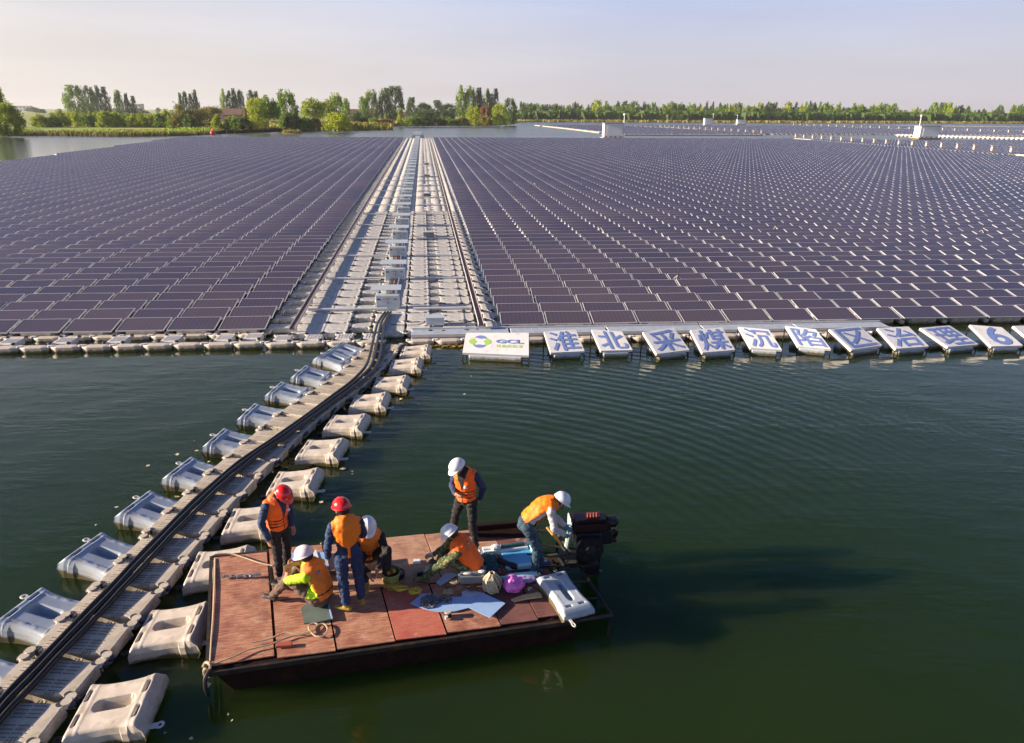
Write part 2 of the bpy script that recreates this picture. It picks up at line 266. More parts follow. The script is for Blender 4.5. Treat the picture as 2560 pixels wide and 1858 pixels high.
# water
def water_mat():
    m=bpy.data.materials.new('pond_water'); m.use_nodes=True; t=m.node_tree; b=t.nodes['Principled BSDF']; N=t.nodes.new; L=t.links.new
    b.inputs['Roughness'].default_value=.035; b.inputs['IOR'].default_value=1.333; b.inputs['Subsurface Weight'].default_value=1; b.inputs['Subsurface Radius'].default_value=(.5,1,.45); b.inputs['Subsurface Scale'].default_value=9
    g=N('ShaderNodeNewGeometry')
    n0=N('ShaderNodeTexNoise'); n0.inputs['Scale'].default_value=.16; n0.inputs['Detail'].default_value=4; L(g.outputs['Position'],n0.inputs['Vector'])
    mx=N('ShaderNodeMix'); mx.data_type='RGBA'; mx.inputs[6].default_value=(.010,.026,.005,1); mx.inputs[7].default_value=(.020,.038,.007,1); L(n0.outputs[0],mx.inputs[0])
    L(mx.outputs[2],b.inputs['Base Color'])
    def wave(scale,sx,sy,rot,detail=3,dist=0):
        mp=N('ShaderNodeMapping'); mp.inputs['Scale'].default_value=(sx,sy,1); mp.inputs['Rotation'].default_value=(0,0,rot); L(g.outputs['Position'],mp.inputs[0])
        n=N('ShaderNodeTexNoise'); n.inputs['Scale'].default_value=scale; n.inputs['Detail'].default_value=detail; n.inputs['Distortion'].default_value=dist; L(mp.outputs[0],n.inputs['Vector']); return n.outputs[0]
    a=wave(1.6,.55,2.0,R_(-14)); c=wave(5.5,.5,1.6,R_(9)); d=wave(.5,1,1.5,0,2)
    # rings spreading from the boat
    mp=N('ShaderNodeMapping'); mp.inputs['Location'].default_value=(2.4,-9.0,0); L(g.outputs['Position'],mp.inputs[0])
    wv=N('ShaderNodeTexWave'); wv.wave_type='RINGS'; wv.rings_direction='Z'; wv.inputs['Scale'].default_value=.85; wv.inputs['Distortion'].default_value=2.4; wv.inputs['Detail'].default_value=2.5; wv.inputs['Detail Scale'].default_value=.35
    L(mp.outputs[0],wv.inputs['Vector'])
    mp2=N('ShaderNodeMapping'); mp2.inputs['Location'].default_value=(-13,-17,0); L(g.outputs['Position'],mp2.inputs[0])
    wv2=N('ShaderNodeTexWave'); wv2.wave_type='RINGS'; wv2.rings_direction='Z'; wv2.inputs['Scale'].default_value=1.15; wv2.inputs['Distortion'].default_value=2.2; wv2.inputs['Detail'].default_value=2; wv2.inputs['Detail Scale'].default_value=.4
    L(mp2.outputs[0],wv2.inputs['Vector'])
    # keep rings to open water on the right between the boat and the signs
    def fall(cx,cy,r1,r2):
        s=N('ShaderNodeVectorMath'); s.operation='DISTANCE'; L(g.outputs['Position'],s.inputs[0]); s.inputs[1].default_value=(cx,cy,0)
        r=N('ShaderNodeMapRange'); r.inputs[1].default_value=r1; r.inputs[2].default_value=r2; r.inputs[3].default_value=1; r.inputs[4].default_value=0; L(s.outputs['Value'],r.inputs[0]); return r.outputs[0]
    def mul(x,y):
        n=N('ShaderNodeMath'); n.operation='MULTIPLY'
        for i,v in enumerate((x,y)):
            if isinstance(v,(int,float)): n.inputs[i].default_value=v
            else: L(v,n.inputs[i])
        return n.outputs[0]
    def add(x,y):
        n=N('ShaderNodeMath'); n.operation='ADD'; L(x,n.inputs[0]); L(y,n.inputs[1]); return n.outputs[0]
    gust=N('ShaderNodeMapRange'); gust.inputs[1].default_value=.35; gust.inputs[2].default_value=.65; gust.inputs[3].default_value=.25; gust.inputs[4].default_value=1.1; L(d,gust.inputs[0])
    dv=N('ShaderNodeVectorMath'); dv.operation='LENGTH'; L(g.outputs['Position'],dv.inputs[0]); rr=N('ShaderNodeMapRange'); rr.inputs[1].default_value=70; rr.inputs[2].default_value=260; rr.inputs[3].default_value=.035; rr.inputs[4].default_value=.26; L(dv.outputs['Value'],rr.inputs[0]); L(rr.outputs[0],b.inputs['Roughness']); ri=N('ShaderNodeMapRange'); ri.inputs[1].default_value=90; ri.inputs[2].default_value=260; ri.inputs[3].default_value=1.333; ri.inputs[4].default_value=3.2; L(dv.outputs['Value'],ri.inputs[0]); L(ri.outputs[0],b.inputs['IOR'])
    h=add(mul(mul(a,gust.outputs[0]),.9),mul(mul(c,gust.outputs[0]),.32))
    h=add(h,mul(mul(wv.outputs[0],fall(3.5,18.5,2.5,8.0)),.34))
    h=add(h,mul(mul(wv2.outputs[0],fall(9,17.5,1.0,6.0)),.09))
    bp=N('ShaderNodeBump'); fd=N('ShaderNodeMapRange'); fd.inputs[1].default_value=30; fd.inputs[2].default_value=150; fd.inputs[3].default_value=1; fd.inputs[4].default_value=1.0; L(dv.outputs['Value'],fd.inputs[0]); L(fd.outputs[0],bp.inputs['Strength']); bp.inputs['Distance'].default_value=.017; L(h,bp.inputs['Height'])
    L(bp.outputs[0],b.inputs['Normal'])
    return m
M['water']=water_mat()
def ground_mat():
    m=bpy.data.materials.new('field_ground'); m.use_nodes=True; t=m.node_tree; b=t.nodes['Principled BSDF']; b.inputs['Roughness'].default_value=.9
    g=t.nodes.new('ShaderNodeNewGeometry'); n=t.nodes.new('ShaderNodeTexNoise'); n.inputs['Scale'].default_value=.03; n.inputs['Detail'].default_value=8; t.links.new(g.outputs['Position'],n.inputs['Vector'])
    cr=t.nodes.new('ShaderNodeValToRGB'); e=cr.color_ramp; e.elements[0].position=.35; e.elements[0].color=(.12,.20,.025,1); e.elements[1].position=.62; e.elements[1].color=(.34,.30,.08,1)
    k=e.elements.new(.5); k.color=(.25,.31,.04,1)
    t.links.new(n.outputs[0],cr.inputs[0]); t.links.new(cr.outputs[0],b.inputs['Base Color']); return m
M['ground']=ground_mat()
# ------------------------------------------------------------------ helpers
LABELS={}
def tag(o,label,cat,group=None,kind=None,shared=False):
    o['label']=label; o['category']=cat
    if group: o['group']=group
    if kind: o['kind']=kind
    if not shared:
        if label in LABELS: print('DUP LABEL',label)
        LABELS[label]=1
    return o
def thing(name,label,cat,loc=(0,0,0),rot=(0,0,0),group=None,scale=1):
    o=bpy.data.objects.new(name,None); C.objects.link(o); o.location=loc
    o.rotation_euler=rot if hasattr(rot,'__len__') else (0,0,rot)
    o.empty_display_size=.2; o.scale=(scale,)*3 if not hasattr(scale,'__len__') else scale
    return tag(o,label,cat,group)
def ordn(n):
    W=['zeroth','first','second','third','fourth','fifth','sixth','seventh','eighth','ninth','tenth','eleventh','twelfth']
    if n<len(W): return W[n]
    return str(n)+('th' if 10<=n%100<=20 else {1:'st',2:'nd',3:'rd'}.get(n%10,'th'))
def ortho(d):
    d=Vector(d).normalized(); a=Vector((0,0,1)) if abs(d.z)<.9 else Vector((0,1,0))
    s=d.cross(a).normalized(); return s,s.cross(d).normalized()
class MB:
    def __init__(s): s.v=[]; s.f=[]; s.m=[]; s.T=None
    def add(s,vs,fs,m=0):
        o=len(s.v)
        for v in vs:
            v=Vector(v); s.v.append(s.T@v if s.T else v)
        for f in fs: s.f.append([i+o for i in f]); s.m.append(m)
    def box(s,c,d,rot=None,m=0,taper=1):
        x,y,z=d[0]/2,d[1]/2,d[2]/2; c=Vector(c); Rm=rot or Matrix.Identity(3)
        if isinstance(Rm,(int,float)): Rm=Matrix.Rotation(Rm,3,'Z')
        P=[(-x,-y,-z),(x,-y,-z),(x,y,-z),(-x,y,-z),(-x*taper,-y*taper,z),(x*taper,-y*taper,z),(x*taper,y*taper,z),(-x*taper,y*taper,z)]
        s.add([c+Rm@Vector(p) for p in P],[(0,3,2,1),(4,5,6,7),(0,1,5,4),(1,2,6,5),(2,3,7,6),(3,0,4,7)],m)
    def tube(s,pts,r,n=8,m=0,caps=True,closed=False):
        pts=[Vector(p) for p in pts]; k=len(pts); rr=r if hasattr(r,'__len__') else [r]*k
        vs=[];side=None
        for i,p in enumerate(pts):
            d=(pts[min(i+1,k-1)]-pts[max(i-1,0)])
            if closed: d=pts[(i+1)%k]-pts[i-1]
            if d.length<1e-9: d=Vector((0,0,1))
            d.normalize()
            if side is None: side,up=ortho(d)
            else:
                side=side-d*side.dot(d)
                if side.length<1e-6: side,_=ortho(d)
                side.normalize()
            up=side.cross(d)
            for j in range(n):
                a=2*math.pi*j/n; vs.append(p+(side*math.cos(a)+up*math.sin(a))*rr[i])
        fs=[]
        for i in range(k if closed else k-1):
            for j in range(n):
                a=i*n+j; b=i*n+(j+1)%n; c=((i+1)%k)*n+(j+1)%n; d=((i+1)%k)*n+j; fs.append((a,b,c,d))
        if caps and not closed: fs.append(tuple(range(n-1,-1,-1))); fs.append(tuple((k-1)*n+j for j in range(n)))
        s.add(vs,fs,m)
    def cyl(s,a,b,ra,rb=None,n=16,m=0): s.tube([a,b],[ra,rb if rb is not None else ra],n,m)
    def ell(s,c,r,R=None,n=12,k=8,m=0,a0=-90,a1=90):
        c=Vector(c); R=R or Matrix.Identity(3); r=r if hasattr(r,'__len__') else (r,r,r); vs=[];fs=[]
        for i in range(k+1):
            t=R_(a0+(a1-a0)*i/k)
            for j in range(n):
                p=2*math.pi*j/n; vs.append(c+R@Vector((r[0]*math.cos(t)*math.cos(p),r[1]*math.cos(t)*math.sin(p),r[2]*math.sin(t))))
        for i in range(k):
            for j in range(n): fs.append((i*n+j,i*n+(j+1)%n,(i+1)*n+(j+1)%n,(i+1)*n+j))
        s.add(vs,fs,m)
    def prism(s,poly,z0,z1,m=0):
        n=len(poly); vs=[(p[0],p[1],z0) for p in poly]+[(p[0],p[1],z1) for p in poly]
        s.add(vs,[tuple(range(n-1,-1,-1)),tuple(range(n,2*n))]+[(i,(i+1)%n,n+(i+1)%n,n+i) for i in range(n)],m)
    def quadslab(s,q,th,m=0):
        """slab under four top corners (world points, ccw from above)"""
        q=[Vector(p) for p in q]; nrm=(q[1]-q[0]).cross(q[3]-q[0]).normalized()
        vs=q+[p-nrm*th for p in q]; s.add(vs,[(0,1,2,3),(7,6,5,4),(0,4,5,1),(1,5,6,2),(2,6,7,3),(3,7,4,0)],m)
    def build(s,name,mats,parent=None,smooth=False,bevel=0,seg=1,weld=False):
        me=bpy.data.meshes.new(name); me.from_pydata([tuple(v) for v in s.v],[],s.f)
        if not isinstance(mats,(list,tuple)): mats=[mats]
        for m in mats: me.materials.append(M[m] if isinstance(m,str) else m)
        me.polygons.foreach_set('material_index',s.m)
        if bevel or weld:
            bm=bmesh.new(); bm.from_mesh(me)
            if weld: bmesh.ops.remove_doubles(bm,verts=bm.verts,dist=1e-4)
            if bevel:
                es=[e for e in bm.edges if e.is_manifold and e.calc_face_angle(0)>.6]
                bmesh.ops.bevel(bm,geom=es,offset=bevel,segments=seg,affect='EDGES',clamp_overlap=True)
            bm.to_mesh(me); bm.free()
        if smooth: me.polygons.foreach_set('use_smooth',[True]*len(me.polygons))
        me.update()
        o=bpy.data.objects.new(name,me); C.objects.link(o)
        if parent: o.parent=parent
        return o
def kids(o): return list(o.children)
def copy_tree(o,parent=None):
    c=o.copy(); C.objects.link(c); c.parent=parent
    for ch in TREE.get(o.name,[]): copy_tree(ch,c)
    return c
TREE={}
def reg(o):   # remember children for copying
    bpy.context.view_layer.update()
    def f(x):
        TREE[x.name]=list(x.children)
        for y in x.children: f(y)
    f(o); return o
def spline(P,n=6):
    P=[Vector(p) for p in P]; out=[]
    for i in range(len(P)-1):
        a=P[max(i-1,0)];b=P[i];c=P[i+1];d=P[min(i+2,len(P)-1)]
        for j in range(n):
            t=j/n; out.append(.5*((2*b)+(c-a)*t+(2*a-5*b+4*c-d)*t*t+(3*b-a-3*c+d)*t**3))
    out.append(P[-1]); return out
def sarr(name,V,Fc,mats,mi,uv=None):
    me=bpy.data.meshes.new(name); V=np.asarray(V,dtype=np.float32); Fc=np.asarray(Fc,dtype=np.int32); nf,k=Fc.shape
    me.vertices.add(len(V)); me.vertices.foreach_set('co',V.ravel()); me.loops.add(nf*k); me.loops.foreach_set('vertex_index',Fc.ravel())
    me.polygons.add(nf); me.polygons.foreach_set('loop_start',np.arange(0,nf*k,k,dtype=np.int32)); me.polygons.foreach_set('loop_total',np.full(nf,k,dtype=np.int32))
    for m in mats: me.materials.append(M[m])
    me.polygons.foreach_set('material_index',np.asarray(mi,dtype=np.int32))
    if uv is not None:
        l=me.uv_layers.new(name='UVMap'); l.data.foreach_set('uv',np.asarray(uv,dtype=np.float32).ravel())
    me.update(calc_edges=True); me.validate()
    o=bpy.data.objects.new(name,me); C.objects.link(o); return o
# ================================================================== SETTING
m=MB(); m.add([(-4500,-60,0),(4500,-60,0),(4500,8000,0),(-4500,8000,0)],[(0,1,2,3)]); o=m.build('water','water'); o['kind']='structure'
def land(name,pts,h=.7,z=None,slope=1.5,m='ground'):
    """bank: shoreline polygon (world xy) with a sloping edge"""
    n=len(pts); P=[Vector((p[0],p[1],0)) for p in pts]
    area=sum(P[i].x*P[(i+1)%n].y-P[(i+1)%n].x*P[i].y for i in range(n))
    if area<0: P=P[::-1]
    inn=[]
    for i in range(n):
        a=(P[i]-P[i-1]).normalized(); b=(P[(i+1)%n]-P[i]).normalized()
        nn=Vector((-(a+b).y,(a+b).x,0)); nn=nn.normalized() if nn.length>1e-6 else Vector((-a.y,a.x,0)); inn.append(P[i]+nn*slope+Vector((0,0,h)))
    vs=[p-Vector((0,0,.4)) for p in P]+inn
    b=MB(); b.add(vs,[(i,(i+1)%n,n+(i+1)%n,n+i) for i in range(n)]); b.f.append(list(range(n,2*n))); b.m.append(0)
    o=b.build(name,m); o['kind']='structure'; return o
rs=random.Random(3)
shore_px=[(-500,352),(-60,341),(0,340),(60,339.5),(110,339),(200,340),(300,341),(400,340.5),(470,339),(530,336),(560,331),(640,327.5),(700,326),(770,325.5),(800,326),(850,327.5),(900,325.5),(925,321),(960,317),(1010,315.5),(1080,315),(1130,314.5),(1180,314.5),(1230,313.5),(1262,312.5),(1290,309.5),(1300,306)]
shore=[at(x,y) for x,y in shore_px]
sh2=[]
for a,b in zip(shore,shore[1:]):
    for k in range(6):
        p=a.lerp(b,k/6); d=(p.length)*.004; sh2.append(p+Vector((rs.uniform(-d,d),rs.uniform(-d,d)*.8,0)))
sh2.append(shore[-1])
back=[(40,620),(60,900),(-200,2600),(-2500,2600),(-1800,700)]
land('bank_land',[(p.x,p.y) for p in sh2]+back,slope=2.0)
rp=[at(x,y) for x,y in [(1290,304.3),(1330,304.3),(1400,304.5),(1500,305),(1600,305.5),(1700,306),(1850,306.5),(2000,307),(2200,307.5),(2400,308.5),(2600,309.5),(2900,311)]]
land('far_shore',[(p.x,p.y) for p in rp]+[(1500,900),(2500,3000),(-600,3000),(-120,1200)],slope=3)
m=MB(); m.add([(-9000,2590,.35),(9000,2590,.35),(9000,8900,.35),(-9000,8900,.35)],[(0,1,2,3)]); o=m.build('ground','ground'); o['kind']='structure'
# ================================================================== SOLAR ARRAY
PHI=R_(4.5); PSI=R_(6.87)
er=Vector((math.cos(PHI),math.sin(PHI),0)); ec=Vector((-math.sin(PSI),math.cos(PSI),0))
O=at(663,822,.28); O.z=0
RP=1.294; NR=147; WW=8.35
def W(s,t,z=0): return O+er*s+ec*t+Vector((0,0,z))
TL=R_(12); PW=1.64; PD=.985
zn=.27; yo=PD*math.cos(TL); zo=PD*math.sin(TL)
def panel_parts(parent):
    b=MB(); t=.035
    T=Matrix.Translation((0,0,zn))@Matrix.Rotation(TL,4,'X'); b.T=T
    for c,d in [((PW/2,.012,0),(PW,.024,.04)),((PW/2,PD-.012,0),(PW,.024,.04)),((.012,PD/2,0),(.024,PD-.048,.04)),((PW-.012,PD/2,0),(.024,PD-.048,.04))]: b.box(c,d)
    b.build('panel_frame','alu',parent)
    g=MB(); g.T=T; g.add([(.024,.024,.012),(PW-.024,.024,.012),(PW-.024,PD-.024,.012),(.024,PD-.024,.012),(.03,.03,-.012),(PW-.03,.03,-.012),(PW-.03,PD-.03,-.012),(.03,PD-.03,-.012)],[(0,1,2,3),(7,6,5,4)])
    go=g.build('glass_face','solar',parent); l=go.data.uv_layers.new(name='UVMap')
    for i,uvv in enumerate([(0.001,0.001),(.999,0.001),(.999,.999),(0.001,.999)]*2): l.data[i].uv=uvv
    f=MB()
    f.box((PW/2,.40,.06),(1.1,.62,.30),taper=.93)
    f.box((PW+.055,.30,.10),(.17,.50,.16)); f.box((PW+.055,.80,.10),(.17,.34,.16))
    f.box((PW+.055,.30,.10),(.05,.56,.12)); f.box((PW/2,yo-.02,.22),(1.0,.06,.24)); f.box((PW/2,.06,.20),(1.0,.05,.12))
    f.box((PW/2,1.16,.07),(.9,.22,.2))
    f.build('mounting_float','float',parent,bevel=.012)
def ncols(side,j):
    return 62 if side>0 else int(28.2+j*.0465)
PITCH={-1:1.76,1:1.71}
def porg(side,i,j,jit=True):
    s=WW+i*PITCH[1]+.06 if side>0 else -(i*PITCH[-1]+PW)
    return W(s,j*RP)
cand=[];far=[]
vis=lambda p,mg=260:(lambda q:q and -mg<q[0]<2560+mg and q[1]<2100)(proj(p))
for side in (-1,1):
    for j in range(NR):
        if 117<=j<=118 and side>0 and False: continue
        for i in range(ncols(side,j)):
            p=porg(side,i,j); c=p+er*.8
            if not vis(c): continue
            q=proj(c+Vector((0,0,.3))); d=(c-Vector((0,0,H))).length
            on=-60<q[0]<2620
            (cand if on else far).append((d,side,i,j))
cand.sort(); near=cand[:300]; far+=cand[300:]
root=thing('solar_panel','x','solar panel',group='solar panels in rows on the floating array'); LABELS.clear()
panel_parts(root); reg(root)
first=True; jr=random.Random(5)
for d,side,i,j in near:
    o=root if first else copy_tree(root); first=False
    p=porg(side,i,j); o.location=p+Vector((jr.uniform(-.012,.012),jr.uniform(-.012,.012),jr.uniform(-.012,.012)))
    o.rotation_euler=(jr.uniform(-.006,.006),jr.uniform(-.008,.008),PHI+jr.uniform(-.004,.004))
    tag(o,f"dark solar panel, {ordn(j+1)} row from the front, {ordn(i+1)} panel {'right' if side>0 else 'left'} of the central walkway",'solar panel')
# the rest of the field: one object of real panels
TV=[];TF=[];TM=[]
def rotx(p): y,z=p[1],p[2]; return (p[0],y*math.cos(TL)-z*math.sin(TL),zn+y*math.sin(TL)+z*math.cos(TL))
tb=[rotx(p) for p in [(0,0,-.02),(PW,0,-.02),(PW,PD,-.02),(0,PD,-.02),(0,0,.02),(PW,0,.02),(PW,PD,.02),(0,PD,.02)]]
tg=[rotx(p) for p in [(.024,.024,.024),(PW-.024,.024,.024),(PW-.024,PD-.024,.024),(.024,PD-.024,.024)]]
def bx8(x0,x1,y0,y1,z0,z1): return [(x0,y0,z0),(x1,y0,z0),(x1,y1,z0),(x0,y1,z0),(x0,y0,z1),(x1,y0,z1),(x1,y1,z1),(x0,y1,z1)]
BF=[(4,5,6,7),(0,1,5,4),(1,2,6,5),(2,3,7,6),(3,0,4,7)]
TV=tb+tg; TF=[tuple(f) for f in BF]+[(8,9,10,11)]; TM=[1]*5+[0]
for b in (bx8(PW-.02,PW+.13,.03,.56,0,.18),bx8(PW-.02,PW+.13,.66,1.0,0,.18),bx8(.25,1.4,.1,1.2,-.05,.16)):
    k=len(TV); TV+=b; TF+=[tuple(x+k for x in f) for f in BF]; TM+=[2]*5
TV=np.array(TV,dtype=np.float32); TF=np.array(TF); TM=np.array(TM)
def field(name,items,label,rotj=.006):
    """items: (origin, angle, id_u, id_v, scale_x)"""
    n=len(items); nv=len(TV)
    P=np.array([[p.x,p.y,p.z] for p,_,_,_ in items]); A=np.array([a for _,a,_,_ in items])
    A=A+rng.uniform(-rotj,rotj,n)*.5
    ca,sa=np.cos(A),np.sin(A); tilt=rng.uniform(-.008,.008,n)
    X=TV[None,:,0]*ca[:,None]-TV[None,:,1]*sa[:,None]+P[:,0,None]
    Y=TV[None,:,0]*sa[:,None]+TV[None,:,1]*ca[:,None]+P[:,1,None]
    Z=TV[None,:,2]+P[:,2,None]+TV[None,:,0]*tilt[:,None]+rng.uniform(-.012,.012,n)[:,None]
    V=np.stack([X,Y,Z],-1).reshape(-1,3)
    Fc=(TF[None]+(np.arange(n)*nv)[:,None,None]).reshape(-1,4); mi=np.tile(TM,n)
    uv=np.zeros((n,len(TF),4,2)); uv[:,5,:,:]=np.array([(.002,.002),(.998,.002),(.998,.998),(.002,.998)])[None]
    ids=np.array([[u,v] for _,_,u,v in items],dtype=float); uv[:,5]+=ids[:,None,:]
    o=sarr(name,V,Fc,['solar_far','alu','float'],mi,uv.reshape(-1,2)); tag(o,label,'solar panels',kind='stuff'); return o
its=[]
for d,side,i,j in far:
    its.append((porg(side,i,j),PHI,i+(100 if side>0 else 0),j))
field('solar_panel_field',its,'countless dark solar panels filling the floating array behind the front rows')
# arrays beyond: east block past the cabinet row, and far blocks across the channel
its=[]
EO=W(WW+62*1.71+2.2,0)
for j in range(85,142):
    for i in range(60):
        p=EO+er*(i*1.71)+ec*(j*RP)
        if vis(p,200): its.append((p,PHI,i+200,j))
field('solar_panel_field',its,'solar panels of the block right of the diagonal cabinet row')
def inpoly(x,y,P):
    c=False;n=len(P)
    for i in range(n):
        x1,y1=P[i][:2];x2,y2=P[i-1][:2]
        if (y1>y)!=(y2>y) and x<(x2-x1)*(y-y1)/(y2-y1)+x1: c=not c
    return c
def block(polypx,label,rpitch=1.5,idu=400,skip=None):
    P=[at(x,y) for x,y in polypx]; xs=[p.x for p in P]; ys=[p.y for p in P]; its=[]
    y=min(ys);j=0
    while y<max(ys):
        x=min(xs);i=0
        while x<max(xs):
            q=Vector((x,y+(x*math.tan(PHI))*0,0))
            if inpoly(q.x,q.y,P) and not (skip and skip(q)): its.append((q,PHI,i%97+idu,j))
            x+=1.71;i+=1
        y+=rpitch;j+=1
    return field('solar_panel_field',its,label)
# far block A: between the tan float edge and the channel, split by two walkways with cabinets
pxA=[(1352,315.2),(1500,332),(1530,337.5),(1915,338.2),(1905,335),(1640,321),(1560,316.5),(1420,314.2)]
block(pxA,'far solar block between the pale float edge and the first shed',1.6,500)
pxB=[(1570,316),(1690,321.5),(1925,337.5),(2225,338),(2560,340),(2700,342),(2700,333),(2300,326),(1980,315.5),(1760,315.2)]
block(pxB,'wide far solar block across the water channel',1.9,600)
pxC=[(2000,315.4),(2310,325),(2700,332),(2700,321),(2380,318),(2200,315.4)]
block(pxC,'farthest solar block below the poplar line on the right',2.4,700)
# ---- central walkway: modular plastic floats
def slab_tread(mb,w,l,h=.2,z=.02,lugs=True):
    """one blow-moulded walkway plate: scalloped outline, rounded ears"""
    P=[]
    for k in range(56):
        a=2*math.pi*k/56; c,s_=math.cos(a),math.sin(a); e=.32
        x=math.copysign(abs(c)**e,c)*w/2; y=math.copysign(abs(s_)**e,s_)*l/2
        if abs(y)<l*.36 and abs(x)>w*.4: x*=1-.05*(.5+.5*math.cos(y/l*22))
        if abs(x)<w*.36 and abs(y)>l*.4: y*=1-.09*(.5+.5*math.cos(x/w*20))
        P.append((x,y))
    n=len(P); vs=[]
    for sc_,zz in ((.93,z-h),(1,z-h*.75),(1,z-.02),(.965,z)): vs+=[(x*sc_,y*sc_,zz) for x,y in P]
    fs=[tuple(range(n-1,-1,-1)),tuple(range(3*n,4*n))]
    for q in range(3): fs+=[(q*n+i,q*n+(i+1)%n,(q+1)*n+(i+1)%n,(q+1)*n+i) for i in range(n)]
    mb.add(vs,fs)
    if lugs:
        for sx in (-1,1):
            for sy in (-1,1): mb.cyl((sx*w*.47,sy*l*.49,z-.06),(sx*w*.47,sy*l*.49,z+.012),.075,.07,12)
def make_plate(name,w,l,h,z):
    t=thing(name,'tmp'+str(len(bpy.data.objects)),'walkway float',group='walkway float plates')
    b=MB(); slab_tread(b,w,l,h,z); b.build('plate','tread2',t)
    p=MB()
    for sx in (-1,1):
        for sy in (-1,1): p.ell((sx*w*.49,sy*l*.50,z-.0),(.085,.075,.05),n=8,k=5)
    p.build('pin_and_hole_shade','pin',t)  # dark balls added to paint the shade of holes between plates
    r=MB()
    for k in range(5):
        y=-l*.3+k*l*.15; r.box((0,y,z+.004),(w*.62,.022,.014))
    r.build('tread_rib','tread2',t)
    return reg(t)
A_=make_plate('walkway_float',.87,1.22,.24,.24)      # long plates
B_=make_plate('walkway_float',.76,.60,.22,.21)       # bridge plates
E_=make_plate('walkway_float',1.06,.56,.22,.20)      # edge plates by the panels
S_=make_plate('walkway_float',1.17,1.22,.24,.24)     # wide plates
G_=make_plate('walkway_float',.42,1.1,.2,.22)
protos={id(A_):0,id(B_):0,id(E_):0,id(S_):0,id(G_):0}
LAY=[('E',.50,'at the left panels',.42),('S',1.52,'under the left cable tray',0),('A',2.48,'left of the bridging plates',0),('B',3.32,'bridging left deck over a water gap',.32),('S',4.36,'left of the cabinets',0),('A',5.42,'right of the cabinets',0),('B',6.06,'bridging right deck over a water gap',.32),('A',6.72,'inside the right cable tray',0),('G',7.30,'under the right cable tray',0),('G',8.10,'beside the right panels',.1)]
KD={'A':A_,'B':B_,'E':E_,'S':S_,'G':G_}
used=set(); cnt=0; fr=random.Random(9)
def place_plate(key,loc,rz,label,group=None):
    global cnt
    pr=KD[key]
    if key in used: o=copy_tree(pr)
    else: o=pr; used.add(key)
    o.location=loc; o.rotation_euler=(fr.uniform(-.012,.012),fr.uniform(-.012,.012),rz+fr.uniform(-.015,.015)); cnt+=1
    tag(o,label,'walkway float',group or 'walkway float plates'); return o
rzc=math.atan2(-ec.x,ec.y)
NEARROWS=25
for j in range(NEARROWS):
    for key,s,desc,dy in LAY:
        if key=='S' and s<2 : sx=s
        place_plate(key,W(s,j*RP+dy*RP+.1),rzc,f"grey ribbed float plate {desc}, {ordn(j+1)} row from the front")
# remaining plates of the walkway as one object
V=[];Fc=[];
def lowplate(c,w,l,z0,z1,ang):
    ca,sa=math.cos(ang),math.sin(ang); k=len(V)
    for zz,q in ((z0,1),(z1-.03,1),(z1,.95)):
        for x,y in ((-w/2,-l/2),(w/2,-l/2),(w/2,l/2),(-w/2,l/2)):
            V.append((c.x+(x*ca-y*sa)*q,c.y+(x*sa+y*ca)*q,zz)) if q==1 else V.append((c.x+(x*ca-y*sa)*q,c.y+(x*sa+y*ca)*q,zz))
    for b in (0,4):
        for i in range(4): Fc.append((k+b+i,k+b+(i+1)%4,k+b+4+(i+1)%4,k+b+4+i))
    Fc.append((k+8,k+9,k+10,k+11))
DIM={'A':(.87,1.2),'B':(.76,.6),'E':(1.06,.54),'S':(1.17,1.2),'G':(.42,1.06)}
for j in range(NEARROWS,NR):
    for key,s,desc,dy in LAY:
        w_,l_=DIM[key]; lowplate(W(s,j*RP+dy*RP+.1),w_,l_,-.05,.22+fr.uniform(-.01,.01),rzc)
o=sarr('walkway_float_deck',V,Fc,['tread2'],[0]*len(Fc)); tag(o,'far rows of grey float plates forming the central walkway','walkway floats',kind='stuff')
# ---- front edge floats, left block
LF=[]
def long_float(name,l,w_,h,z,label,group,loc,rz,mt='float'):
    t=thing(name,label,'float',loc,(0,0,rz),group)
    P=[];n=14
    for i in range(n+1):
        x=-l/2+l*i/n; r=min(1,(.5+1.4*min(i,n-i)/n*2)); P.append((x,r))
    b=MB(); vs=[]; k=12
    for x,r in P:
        for q in range(k):
            a=2*math.pi*q/k; vs.append((x,math.copysign(abs(math.cos(a))**.3,math.cos(a))*w_/2*r,z-h/2+math.copysign(abs(math.sin(a))**.3,math.sin(a))*h/2*(r*.4+.6)))
    fs=[tuple(range(k-1,-1,-1)),tuple(n*k+q for q in range(k))]
    for i in range(n):
        for q in range(k): fs.append((i*k+q,i*k+(q+1)%k,(i+1)*k+(q+1)%k,(i+1)*k+q))
    b.add(vs,fs); b.build('float_body',mt,t,smooth=False)
    e=MB()
    for sx in (-1,1): e.cyl((sx*l*.5,0,z-.06),(sx*l*.5,0,z+.02),.06,.055,10); e.box((sx*l*.5,w_*.4,z-.03),(.10,.05,.04)); 
    e.build('coupling_lug','lug',t)
    return reg(t)
proto_lf=None
def put_lf(loc,rz,label,group):
    global proto_lf
    if proto_lf is None: proto_lf=long_float('edge_float',.90,.34,.30,.20,label,group,loc,rz); return proto_lf
    o=copy_tree(proto_lf); o.location=loc; o.rotation_euler=(fr.uniform(-.02,.02),0,rz); tag(o,label,'float',group); return o
for k in range(13):
    put_lf(W(-.3-k*.985,-1.34,fr.uniform(-.01,.01)),PHI+fr.uniform(-.01,.01),f"long grey edge float at the left waterline, {ordn(k+1)} from the walkway",'edge floats along the left waterline')
for k in range(13):
    put_lf(W(-.5-k*.985,-.06,-.06),PHI,f"long grey float directly before the left panels, {ordn(k+1)} from the walkway",'edge floats below the first left panel row')
